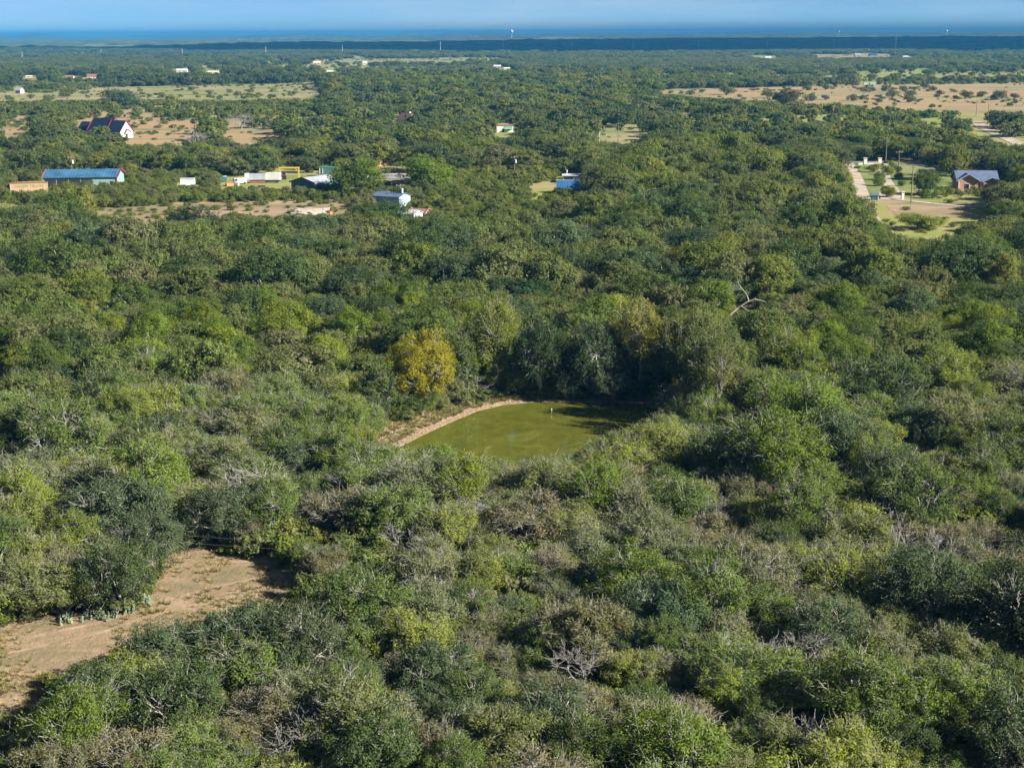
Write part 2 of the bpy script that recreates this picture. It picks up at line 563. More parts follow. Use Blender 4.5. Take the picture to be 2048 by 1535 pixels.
def smooth_poly(pts, step, wob, seed):
    out_ = []
    n = len(pts)
    for i in range(n):
        a, b_ = Vector(pts[i]), Vector(pts[(i + 1) % n])
        L = (b_ - a).length
        k = max(1, int(L / step))
        nrm = Vector((-(b_ - a).y, (b_ - a).x)).normalized() if L > 0 else Vector((0, 0))
        for j in range(k):
            p = a.lerp(b_, j / k)
            w = wob * (noise.noise(Vector((p.x / step * 0.45, p.y / step * 0.45, seed))) + 0.6 * noise.noise(Vector((p.x / step * 1.3, p.y / step * 1.3, seed + 9))))
            out_.append((p.x + nrm.x * w, p.y + nrm.y * w))
    return out_

def sheet(name, px, m_, z, label, wob=1.0, step=3.0):
    w = [(P(u, v).x, P(u, v).y) for u, v in px]
    w = smooth_poly(w, step, wob, hash(name) % 97 if False else len(name))
    bm = bmesh.new()
    vs_ = [bm.verts.new((x, y, z)) for x, y in w]
    es = [bm.edges.new((vs_[i], vs_[(i + 1) % len(vs_)])) for i in range(len(vs_))]
    bmesh.ops.triangle_fill(bm, use_beauty=True, use_dissolve=False, edges=es)
    for f in bm.faces:
        if f.normal.z < 0:
            f.normal_flip()
    me = bpy.data.meshes.new(name)
    bm.to_mesh(me)
    bm.free()
    me.materials.append(M[m_])
    o = bpy.data.objects.new(name, me)
    COL.objects.link(o)
    return tag(o, label, kind='structure')

def ribbon(name, px, width, m_, z, label):
    pts = [P(u, v) for u, v in px]
    dense = []
    for i in range(len(pts) - 1):
        k = max(1, int((pts[i + 1] - pts[i]).length / 4))
        for j in range(k):
            dense.append(pts[i].lerp(pts[i + 1], j / k))
    dense.append(pts[-1])
    for _ in range(3):
        dense = [dense[0]] + [(dense[i - 1] + dense[i] * 2 + dense[i + 1]) / 4 for i in range(1, len(dense) - 1)] + [dense[-1]]
    V, F = [], []
    for i, p in enumerate(dense):
        t = (dense[min(i + 1, len(dense) - 1)] - dense[max(i - 1, 0)]).normalized()
        n = Vector((-t.y, t.x, 0))
        w1 = width / 2 * (1 + 0.12 * noise.noise(p * 0.2))
        w2 = width / 2 * (1 + 0.12 * noise.noise(p * 0.2 + Vector((9, 9, 9))))
        V += [(p.x + n.x * w1, p.y + n.y * w1, z), (p.x - n.x * w2, p.y - n.y * w2, z)]
        if i:
            F.append((2 * i - 2, 2 * i - 1, 2 * i + 1, 2 * i))
    o = MB().add(V, F).build(name, m_)
    for f in o.data.polygons:
        if f.normal.z < 0:
            o.data.flip_normals()
            break
    return tag(o, label, kind='structure')

# open ground, as polygons seen in the photograph and mapped to the plane they lie on
OPEN = {}
OPEN['clearing'] = [(-60, 1262), (60, 1240), (150, 1242), (290, 1216), (316, 1172), (296, 1130), (345, 1104), (480, 1106), (560, 1132), (600, 1150), (560, 1200), (440, 1218), (380, 1248), (250, 1290), (150, 1345), (70, 1350), (110, 1400), (0, 1425), (-60, 1430)]
OPEN['pond'] = [(722, 888), (745, 858), (845, 834), (935, 803), (1010, 793), (1100, 790), (1200, 794), (1340, 797), (1342, 818), (1300, 846), (1240, 852), (1180, 872), (1150, 900), (1040, 925), (990, 925), (880, 897), (800, 895)]
OPEN['gap'] = [(160, 612), (230, 595), (300, 590), (335, 596), (310, 606), (240, 612), (200, 626)]
OPEN['leftgap'] = [(-40, 690), (8, 700), (14, 752), (-40, 760)]
OPEN['yard_dirt'] = [(120, 412), (230, 418), (370, 406), (520, 404), (700, 400), (700, 426), (560, 432), (430, 425), (345, 440), (240, 437), (150, 418)]
OPEN['left_earth'] = [(-60, 400), (40, 398), (60, 410), (20, 418), (-60, 420)]
OPEN['church_field'] = [(262, 236), (365, 236), (378, 262), (365, 290), (265, 284), (240, 275)]
OPEN['church_field2'] = [(458, 262), (560, 258), (560, 275), (500, 290), (455, 280)]
OPEN['church_field3'] = [(18, 235), (55, 232), (50, 272), (14, 272)]
OPEN['left_meadow'] = [(-60, 186), (140, 186), (200, 176), (330, 172), (640, 166), (640, 196), (430, 200), (300, 197), (150, 200), (-60, 202)]
OPEN['right_pasture'] = [(1300, 180), (1500, 176), (1700, 172), (2120, 166), (2120, 218), (1900, 219), (1700, 208), (1560, 202), (1440, 196), (1330, 188)]
OPEN['gate_lawn'] = [(1690, 325), (1800, 322), (1890, 332), (1900, 345), (1905, 372), (1870, 392), (1760, 396), (1738, 400), (1706, 350)]
OPEN['house_field'] = [(1742, 404), (1860, 396), (1972, 392), (1978, 418), (1950, 446), (1900, 464), (1845, 476), (1790, 472), (1762, 442)]
OPEN['far_gap'] = [(1197, 260), (1290, 256), (1296, 268), (1255, 285), (1200, 285)]
OPEN['mid_yard'] = [(745, 330), (815, 328), (815, 352), (770, 352), (745, 345)]
OPEN['blue_yard'] = [(1060, 372), (1108, 362), (1108, 386), (1065, 392)]
OPEN['green_roof_yard'] = [(993, 264), (1025, 264), (1022, 276), (990, 276)]
OPEN['track'] = [(1692, 326), (1702, 326), (1722, 356), (1732, 400), (1738, 420), (1726, 420), (1712, 380), (1700, 350)]
OPEN['far_field'] = [(690, 118), (930, 117), (930, 122), (690, 122)]
OPEN['far_strip'] = [(1640, 110), (1780, 108), (1785, 113), (1640, 114)]
OPEN['road_right'] = [(1950, 240), (1985, 262), (2040, 288), (2010, 288), (1965, 268)]
OPEN_LIST = []
for k_, p_ in OPEN.items():
    us = [a for a, b_ in p_]; vs2 = [b_ for a, b_ in p_]
    OPEN_LIST.append((min(us), max(us), min(vs2), max(vs2), p_, k_))

def open_at(u, v, skip=()):
    for a, b_, c_, d_, p_, k_ in OPEN_LIST:
        if a <= u <= b_ and c_ <= v <= d_ and k_ not in skip and inside(p_, u, v):
            return k_
    return None

sheet('dirt_clearing', [(-200, 1235), (60, 1225), (150, 1222), (290, 1200), (300, 1160), (270, 1120), (330, 1090), (480, 1092), (600, 1120), (760, 1110), (880, 1130), (870, 1165), (640, 1180), (600, 1260), (500, 1300), (300, 1370), (200, 1440), (0, 1500), (-200, 1500)], 'dirt', 0.03, 'trodden red brown dirt clearing with dry grass', 1.1, 2.0)
for off_, nm_ in ((0.0, 'far wheel rut curving across the clearing'), (1.0, 'near wheel rut curving across the clearing')):
    ribbon('wheel_track', [(-120, 1300 + 24 * off_), (60, 1290 + 24 * off_), (220, 1258 + 22 * off_), (330, 1205 + 20 * off_), (400, 1165 + 18 * off_), (500, 1146 + 16 * off_), (620, 1142 + 15 * off_), (760, 1138 + 14 * off_)], 0.55, 'rut', 0.036, nm_)
sheet('dirt_patch', [(140, 622), (170, 585), (330, 575), (380, 600), (330, 625), (220, 640)], 'dirt', 0.03, 'shaded dirt gap among dull mesquites', 1.5, 3)
sheet('scrapyard_ground', [(-150, 440), (-150, 335), (300, 322), (900, 322), (1000, 345), (1100, 350), (1200, 350), (1200, 400), (950, 410), (800, 440), (560, 455), (300, 455)], 'scrub_field', 0.03, 'weedy yard ground round the sheds and scrap', 3, 8)
sheet('bare_strip', [(60, 418), (120, 404), (230, 413), (370, 402), (520, 402), (760, 398), (760, 434), (560, 440), (345, 452), (150, 440)], 'bare_field', 0.08, 'bare pale brown earth in front of the scrapyard', 1.5, 4)
sheet('drive_earth', [(700, 322), (830, 320), (830, 352), (760, 360), (700, 345)], 'bare_field', 0.08, 'bare yard earth behind the grey roofs', 1.5, 4)
sheet('church_meadow', [(-300, 225), (-300, 300), (600, 300), (620, 250), (600, 222)], 'tan_field', 0.05, 'dry tan meadow beside the white gabled house', 5, 14)
sheet('weedy_meadow', [(-400, 222), (-400, 186), (140, 184), (200, 174), (330, 170), (660, 162), (700, 215), (640, 225)], 'green_field', 0.08, 'pale weedy meadow beyond the oaks', 8, 25)
sheet('right_pasture', [(1270, 182), (1500, 174), (1700, 170), (2400, 160), (2400, 225), (1900, 226), (1700, 214), (1560, 208), (1440, 204), (1330, 196)], 'tan_field', 0.08, 'broad dry tan pasture on the right', 8, 25)
sheet('roadside_earth', [(1880, 228), (2300, 226), (2300, 300), (2000, 305), (1900, 262)], 'scrub_field', 0.05, 'bare roadside earth by the pale road', 4, 12)
sheet('house_lawn', [(1680, 321), (1905, 321), (1915, 375), (1870, 398), (1745, 404), (1725, 380), (1690, 340)], 'lawn', 0.05, 'green lawn between the gate and the brick house', 1.2, 5)
sheet('house_field', [(1735, 400), (1860, 392), (2000, 388), (2060, 420), (1980, 465), (1920, 500), (1780, 500), (1745, 445)], 'scrub_field', 0.08, 'mown field in front of the brick house', 1.5, 4)
sheet('bare_oval', [(1775, 408), (1860, 404), (1950, 404), (1950, 425), (1900, 436), (1840, 440), (1790, 430)], 'bare_field', 0.12, 'bare oval of earth in the mown field', 1.5, 4)
sheet('far_opening', [(1180, 255), (1310, 252), (1310, 290), (1180, 292)], 'green_field', 0.05, 'sunlit opening between oak crowns', 4, 12)
sheet('far_strip', [(600, 116), (960, 115), (960, 124), (600, 125)], 'green_field', 0.3, 'thin pale field far off', 10, 60)
sheet('plain', [(-400, 100), (2450, 100), (2450, 214), (1500, 212), (-400, 210)], 'weed_meadow', 0.015, 'green and tan plain beyond the pastures')
sheet('oak_meadow', [(-300, 201), (640, 205), (1320, 206), (1700, 216), (2400, 228), (2400, 318), (1560, 318), (900, 322), (-300, 322)], 'weed_meadow', 0.02, 'yellow-green weedy ground between the oaks')
sheet('far_tan_strip', [(1600, 109), (1800, 107), (1810, 114), (1600, 116)], 'tan_field', 0.4, 'thin tan strip of bare land far off at right', 10, 60)
ribbon('gravel_track', [(1690, 318), (1700, 334), (1712, 356), (1722, 385), (1736, 425), (1760, 470)], 4.5, 'gravel', 0.12, 'pale gravel track beside the lawn')
ribbon('gravel_drive', [(1762, 322), (1768, 345), (1770, 360), (1782, 375), (1790, 388), (1775, 396)], 4.0, 'gravel', 0.12, 'pale gravel drive curving through the lawn')
sheet('gravel_apron', [(1758, 385), (1795, 384), (1805, 396), (1780, 401), (1760, 399)], 'gravel', 0.16, 'pale gravel apron at the gate post', 0.4, 3)
ribbon('driveway', [(1775, 398), (1822, 403), (1880, 410), (1960, 416), (2100, 420)], 2.6, 'gravel', 0.2, 'thin pale driveway across the mown field')
ribbon('county_road', [(1560, 326), (1690, 325), (1780, 325), (1850, 330), (1905, 345), (1990, 352), (2150, 356)], 6.5, 'asphalt', 0.15, 'grey county road behind the white gate posts')
ribbon('caliche_road', [(1950, 243), (1966, 255), (1990, 266), (2040, 289), (2120, 318)], 6.5, 'gravel', 0.2, 'broad pale caliche road at the right')

# ------------------------------------------------------------------ trees
def tubes(segs, n=5):
    """segs: (p0,p1,r0,r1) -> V,F"""
    V, F = [], []
    for p0, p1, r0, r1 in segs:
        d_ = p1 - p0
        L = np.linalg.norm(d_)
        if L < 1e-6:
            continue
        d_ = d_ / L
        a = np.cross(d_, (0, 0, 1.0)) if abs(d_[2]) < 0.9 else np.cross(d_, (1.0, 0, 0))
        a /= np.linalg.norm(a)
        b_ = np.cross(d_, a)
        k = len(V)
        m_ = 3 if r0 < 0.03 else n
        for p, r in ((p0, r0), (p1, r1)):
            for i in range(m_):
                t = 2 * math.pi * i / m_
                V.append(p + a * (math.cos(t) * r) + b_ * (math.sin(t) * r))
        for i in range(m_):
            F.append((k + i, k + (i + 1) % m_, k + m_ + (i + 1) % m_, k + m_ + i))
    return np.array(V), np.array(F)

def curve_path(rng, a, b_, r0, r1, k, wob, up=0.0):
    L = np.linalg.norm(b_ - a)
    pts = [a]
    off = np.zeros(3)
    for i in range(1, k + 1):
        t = i / k
        p = a + (b_ - a) * t
        if i < k:
            p = p + rng.normal(0, wob * L / k, 3)
        p = p + np.array((0, 0, up * L * math.sin(math.pi * t)))
        pts.append(p)
    return [(pts[i], pts[i + 1], r0 + (r1 - r0) * i / k, r0 + (r1 - r0) * (i + 1) / k) for i in range(k)], pts

def make_tree_meshes(name, seed, H, R, base, lobes, tips, leaves, size, clump, stems=1, twigs=0, bark='bark_pale',
                     leaf='leaf', flat=0.75, elong=1.6, droop=0.0, lod=0, upbias=0.35, sparse=0.0):
    rng = np.random.default_rng(seed)
    # lobes of the crown
    ch = (H - base)
    C = np.array((0, 0, base + ch * 0.46))
    LC, LR = [], []
    for i in range(lobes):
        a = 2 * math.pi * (i + rng.uniform(-.35, .35)) / lobes
        rr = R * rng.uniform(0.36, 0.66) if i else R * 0.12
        zz = rng.uniform(-0.22, 0.22) if i else 0.20
        LC.append(C + np.array((math.cos(a) * rr, math.sin(a) * rr, zz * ch)))
        LR.append(R * rng.uniform(0.36, 0.56))
    LC, LR = np.array(LC), np.array(LR)
    # spray centres near the lobes' surfaces
    T = []
    while len(T) < tips:
        i = rng.integers(lobes)
        d_ = rng.normal(0, 1, 3)
        d_ /= np.linalg.norm(d_)
        if d_[2] < -0.25 and rng.random() < 0.35:
            d_[2] *= -1
        p = LC[i] + d_ * LR[i] * (rng.uniform(0.62, 1.22)) * np.array((1, 1, min(1.2, flat * ch / R)))
        inner = np.min([np.linalg.norm((p - LC[j]) / LR[j]) for j in range(lobes) if j != i] + [9])
        if inner < 0.62 and rng.random() < 0.8:
            continue
        if p[2] < base * 0.6 or p[2] > H:
            continue
        T.append(p)
    T = np.array(T)
    # limbs: trunk -> lobe hubs -> sub hubs -> sprays
    segs = []
    tr = (0.055 * R + 0.05) * (0.62 if leaves == 0 else 1)
    fork = np.array((rng.normal(0, .1), rng.normal(0, .1), base * (0.55 if stems == 1 else 0.12)))
    hubs = []
    if stems == 1:
        s_, _ = curve_path(rng, np.array((0, 0, -0.2)), fork, tr * 1.25, tr, 3, 0.10)
        segs += s_
    for j in range(lobes):
        hub = fork + (LC[j] - fork) * 0.62 + rng.normal(0, 0.06 * R, 3)
        st = fork if stems == 1 else np.array((rng.normal(0, .22), rng.normal(0, .22), -0.15))
        s_, pts = curve_path(rng, st, hub, tr * (0.72 if stems == 1 else 0.8), tr * 0.38, 4, 0.16, 0.05)
        segs += s_
        hubs.append((hub, pts))
    asg = np.argmin(((T[:, None, :] - LC[None]) ** 2).sum(-1), axis=1)
    for j in range(lobes):
        idx = np.where(asg == j)[0]
        if not len(idx):
            continue
        nsub = max(2, len(idx) // (6 if lod == 0 else 10))
        sc = T[rng.choice(idx, min(nsub, len(idx)), replace=False)]
        subs = [hubs[j][0] + (c_ - hubs[j][0]) * 0.55 + rng.normal(0, .05 * R, 3) for c_ in sc]
        if lod < 2:
            for s0 in subs:
                s_, _ = curve_path(rng, hubs[j][0], s0, tr * 0.34, tr * 0.17, 2 if lod else 3, 0.14, 0.03)
                segs += s_
        if lod == 0:
            for t_ in idx:
                k = int(np.argmin([np.linalg.norm(T[t_] - s0) for s0 in subs]))
                s_, pp = curve_path(rng, subs[k], T[t_], tr * 0.15, 0.012 + 0.001 * R, 3, 0.16)
                segs += s_
                for _ in range(twigs):
                    q = pp[rng.integers(1, len(pp))]
                    e = q + (rng.normal(0, 1, 3) * np.array((1, 1, 0.7)) + (T[t_] - C) / R * 1.0 + np.array((0, 0, .4))) * clump * rng.uniform(0.3, 0.72)
                    mid = (q + e) / 2 + rng.normal(0, 0.12 * clump, 3)
                    segs.append((q, mid, 0.019, 0.014))
                    segs.append((mid, e, 0.014, 0.008))
    V1, F1 = tubes([s_ for s_ in segs], 5 if lod == 0 else 4) if lod < 2 else tubes(segs[:3 + lobes * 4:1], 4)
    wood = np_mesh(name + '_wood', V1, F1, [M[bark]])
    if leaves == 0:
        return wood, None
    # leaves
    w = rng.uniform(0.35, 1.0, tips)
    if sparse:
        w[rng.random(tips) < sparse] *= 0.06
    cnt = rng.multinomial(leaves, w / w.sum())
    ci = np.repeat(np.arange(tips), cnt)
    N = len(ci)
    d_ = rng.normal(0, 1, (N, 3))
    d_ /= np.linalg.norm(d_, axis=1)[:, None]
    rad = rng.random(N) ** 0.45 * clump * rng.uniform(0.7, 1.25, tips)[ci]
    outv = T[ci] - C
    outv /= (np.linalg.norm(outv, axis=1)[:, None] + 1e-6)
    pos = T[ci] + d_ * rad[:, None] * np.array((1, 1, 0.95))
    pos[:, 2] -= droop * rng.random(N) * clump
    pos[:, 2] = np.maximum(pos[:, 2], 0.15)
    nrm = outv * 0.55 + d_ * 0.45 + rng.normal(0, 0.55, (N, 3)) + np.array((0, 0, upbias))
    nrm /= np.linalg.norm(nrm, axis=1)[:, None]
    a = np.cross(nrm, rng.normal(0, 1, (N, 3)))
    a /= np.linalg.norm(a, axis=1)[:, None]
    b_ = np.cross(nrm, a)
    s_ = size * rng.uniform(0.55, 1.45, N)[:, None]
    A, B = a * s_ * 0.5 * elong, b_ * s_ * 0.5
    V = np.stack([pos - A, pos - B * 1.0 + A * 0.1, pos + A, pos + B * 1.0 + A * 0.1], axis=1).reshape(-1, 3)
    F = np.arange(N * 4).reshape(-1, 4)
    tc = rng.random(tips)
    tint = np.clip(0.5 * tc[ci] + 0.5 * rng.random(N), 0, 1)
    crown = np_mesh(name + '_leaf', V, F, [M[leaf]], tint=tint)
    return wood, crown

HIDDEN = bpy.data.collections.new('library')   # never linked: sources for the far masses

def proto(species, lod, seed, **kw):
    wood, crown = make_tree_meshes(f'{species}{lod}{seed}', seed, lod=lod, **kw)
    return wood, crown

PROTO = {}
# near kinds: unit sizes, scaled when placed
for i in range(5):
    PROTO.setdefault(('mesquite', 0), []).append(proto('mesquite', 0, 100 + i, H=5.6, R=3.8, base=(1.6 if i == 3 else .6), lobes=6 + i % 3, tips=260, sparse=0.18, leaves=17000, size=0.098, clump=0.72, stems=2, twigs=7, elong=2.4, droop=0.3))
for i in range(3):
    PROTO.setdefault(('grey', 0), []).append(proto('grey', 0, 200 + i, H=5.2, R=3.6, base=0.8, lobes=6, tips=220, leaves=9500, size=0.095, clump=0.74, stems=2, twigs=9, elong=2.2, sparse=0.25))
for i in range(4):
    PROTO.setdefault(('oak', 0), []).append(proto('oak', 0, 300 + i, H=6.6, R=4.2, base=(1.8 if i == 2 else .6), lobes=7 + i % 3, tips=260, sparse=0.12, leaves=19000, size=0.115, clump=0.64, stems=1, twigs=3, bark='bark_pale', elong=1.5))
for i in range(4):
    PROTO.setdefault(('elm', 0), []).append(proto('elm', 0, 400 + i, H=7.8, R=3.8, base=0.9, lobes=7, tips=260, sparse=0.15, leaves=17000, size=0.115, clump=0.68, stems=1, twigs=4, bark='bark_pale', elong=1.5, flat=1.0))
for i in range(3):
    PROTO.setdefault(('shrub', 0), []).append(proto('shrub', 0, 500 + i, H=2.8, R=2.1, base=0.3, lobes=5, tips=110, leaves=9000, size=0.09, clump=0.48, stems=2, twigs=6, elong=2.2))
for i in range(3):
    PROTO.setdefault(('bare', 0), []).append(proto('bare', 0, 600 + i, H=5.4, R=2.8, base=1.3, lobes=6, tips=60, leaves=0, size=0.1, clump=0.7, stems=1, twigs=5, bark='deadwood'))
for i in range(4):
    PROTO.setdefault(('mesquite', 1), []).append(proto('mesquite', 1, 110 + i, H=5.6, R=3.9, base=0.7, lobes=6 + i % 3, tips=300, leaves=14000, size=0.135, clump=0.68, stems=2, elong=1.8))
for i in range(2):
    PROTO.setdefault(('grey', 1), []).append(proto('grey', 0, 210 + i, H=5.2, R=3.8, base=0.8, lobes=6, tips=200, leaves=9500, size=0.13, clump=0.7, stems=2, twigs=4, elong=1.8, sparse=0.15))
for i in range(4):
    PROTO.setdefault(('oak', 1), []).append(proto('oak', 1, 310 + i, H=6.6, R=4.3, base=0.6, lobes=7 + i % 3, tips=300, leaves=14000, size=0.155, clump=0.62, stems=1, elong=1.4))
for i in range(3):
    PROTO.setdefault(('elm', 1), []).append(proto('elm', 1, 410 + i, H=7.8, R=3.9, base=0.8, lobes=7, tips=300, leaves=13500, size=0.155, clump=0.66, stems=1, elong=1.4, flat=1.0))
for i in range(2):
    PROTO.setdefault(('shrub', 1), []).append(proto('shrub', 1, 510 + i, H=2.8, R=2.1, base=0.25, lobes=5, tips=110, leaves=5000, size=0.115, clump=0.48, stems=2, elong=1.6))
PROTO[('bare', 1)] = PROTO[('bare', 0)]
PROTO[('gold', 0)] = [proto('gold', 0, 455, H=7.8, R=3.8, base=0.9, lobes=8, tips=300, leaves=30000, size=0.10, clump=0.62, stems=1, twigs=2, elong=1.5, flat=1.0)]

SIZES = {'mesquite': (5.6, 3.8), 'grey': (5.2, 3.6), 'oak': (6.6, 4.2), 'elm': (7.8, 3.8), 'shrub': (2.8, 2.1), 'bare': (5.4, 2.8)}
NAMES = {'mesquite': ('mesquite_tree', 'mesquite'), 'grey': ('half_bare_tree', 'half-bare tree'), 'oak': ('live_oak_tree', 'live oak'), 'elm': ('elm_tree', 'elm'), 'shrub': ('thorn_shrub', 'shrub'), 'bare': ('dead_tree', 'dead tree')}
LOOKS = {
    'mesquite': [('pale olive', (0.162, 0.190, 0.068)), ('soft green', (0.130, 0.184, 0.050)), ('dull brownish', (0.148, 0.152, 0.076)), ('yellowish green', (0.185, 0.222, 0.046)), ('grey-green', (0.142, 0.170, 0.090))],
    'grey': [('thin grey-green', (0.148, 0.168, 0.080)), ('thin brownish', (0.158, 0.148, 0.084))],
    'oak': [('dark green', (0.070, 0.106, 0.042)), ('blue-green', (0.086, 0.124, 0.066)), ('deep green', (0.088, 0.130, 0.040))],
    'elm': [('bright green', (0.125, 0.184, 0.032)), ('mid green', (0.104, 0.152, 0.040)), ('lime green', (0.168, 0.214, 0.034))],
    'shrub': [('olive', (0.150, 0.170, 0.062)), ('fresh green', (0.146, 0.196, 0.045)), ('yellow-green', (0.205, 0.225, 0.045))],
    'bare': [('bleached', (1, 1, 1))],
}
COUNT = {}
TREES = []          # (x, y, r)
USED = set()
MAXK = {'mesquite': 300, 'grey': 190, 'oak': 290, 'elm': 230, 'shrub': 150, 'bare': 60}
MASS = {k: [] for k in SIZES}

def where_words(u, v):
    if v > 1390: w = 'along the bottom'
    elif u < 640 and 1080 < v < 1390: w = 'by the dirt clearing'
    elif 700 < u < 1380 and 880 <= v < 1010: w = 'in front of the pond'
    elif 700 < u < 1400 and 590 < v <= 880: w = 'behind the pond'
    elif u >= 1320 and 700 < v <= 1000: w = 'right of the pond'
    elif u <= 720 and 640 < v <= 1000: w = 'left of the pond'
    elif v <= 470 and u > 1650: w = 'near the brick house'
    elif v <= 470 and u < 900: w = 'near the scrapyard'
    elif v <= 640: w = 'in the middle woods'
    else: w = 'in the near woods'
    return w

ONES = 'zero one two three four five six seven eight nine ten eleven twelve thirteen fourteen fifteen sixteen seventeen eighteen nineteen'.split()
TENS = 'zero ten twenty thirty forty fifty sixty seventy eighty ninety'.split()
def words_of(n):
    n = int(max(0, n))
    if n > 100:
        return words_of(n // 100) + '-hundred-' + words_of(n % 100) if n % 100 else words_of(n // 100) + '-hundred'
    if n == 100: return 'one-hundred'
    if n < 20: return ONES[n]
    return TENS[n // 10] + ('-' + ONES[n % 10] if n % 10 else '')
def across(u, div=20.48):
    return words_of(round(u / div))

def place_tree(sp, x, y, sc, zs, rot, look=None, color=None, lod=None, label=None, lookname=None, variant=None):
    H, R = SIZES[sp]
    k = COUNT.get(sp, 0)
    dist = math.hypot(x, y)
    top = proj((x, y, H * sc * zs * 0.75))
    if k >= MAXK[sp] and label is None:
        MASS[sp].append((x, y, sc, zs, rot))
        return
    COUNT[sp] = k + 1
    if lod is None:
        lod = 0 if dist < 205 else 1
    pr = PROTO[(sp, lod)]
    if label and 'golden yellow crown' in label:
        pr = PROTO[('gold', 0)]
    wood, crown = pr[(k * 7 + int(x * 3)) % len(pr) if variant is None else variant % len(pr)]
    ln, col = look if look else rnd.choice(LOOKS[sp])
    if color: col = color
    if lookname: ln = lookname
    name, cat = NAMES[sp]
    size = 'large ' if sc > 1.18 else ('small ' if sc < 0.78 else '')
    if label is None:
        pu, pv = across(top[0]), across(top[1], 15.35)
        noun = {'mesquite': 'feathery mesquite', 'grey': 'half-bare tree', 'oak': 'live oak', 'elm': 'elm', 'shrub': 'thorn shrub', 'bare': 'leafless tree'}[sp]
        wh = where_words(*top)
        lb = f'{size}{ln} {noun} {wh}, {pu} percent across, {pv} down'
        if lb in USED:
            lb = f'{size}{ln} {noun} {wh}, {pu} percent across, {pv} down, doubled'
            if lb in USED:
                MASS[sp].append((x, y, sc, zs, rot))
                COUNT[sp] = k
                return
    else:
        lb = label
    USED.add(lb)
    e = empty(name, (x, y, ground_z(x, y)), rot, lb, cat, {'mesquite': 'mesquites of the thicket', 'grey': 'half-bare trees of the thicket', 'oak': 'live oaks', 'elm': 'elms', 'shrub': 'thorn shrubs', 'bare': 'bleached dead trees'}[sp])
    e.scale = (sc, sc, sc * zs)
    t = bpy.data.objects.new('trunk', wood)
    COL.objects.link(t)
    t.parent = e
    if crown:
        c_ = bpy.data.objects.new('crown', crown)
        j = 1 + rnd.uniform(-0.14, 0.14)
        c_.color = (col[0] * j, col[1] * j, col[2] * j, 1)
        COL.objects.link(c_)
        c_.parent = e
    return e

GRID = {}
def grid_add(x, y, r):
    GRID.setdefault((int(x // 8), int(y // 8)), []).append((x, y, r))
    TREES.append((x, y, r))
def grid_free(x, y, r, k):
    gx, gy = int(x // 8), int(y // 8)
    for i in range(gx - 2, gx + 3):
        for j in range(gy - 2, gy + 3):
            for a, b_, c_ in GRID.get((i, j), ()):
                if (a - x) ** 2 + (b_ - y) ** 2 < (k * (r + c_)) ** 2:
                    return False
    return True

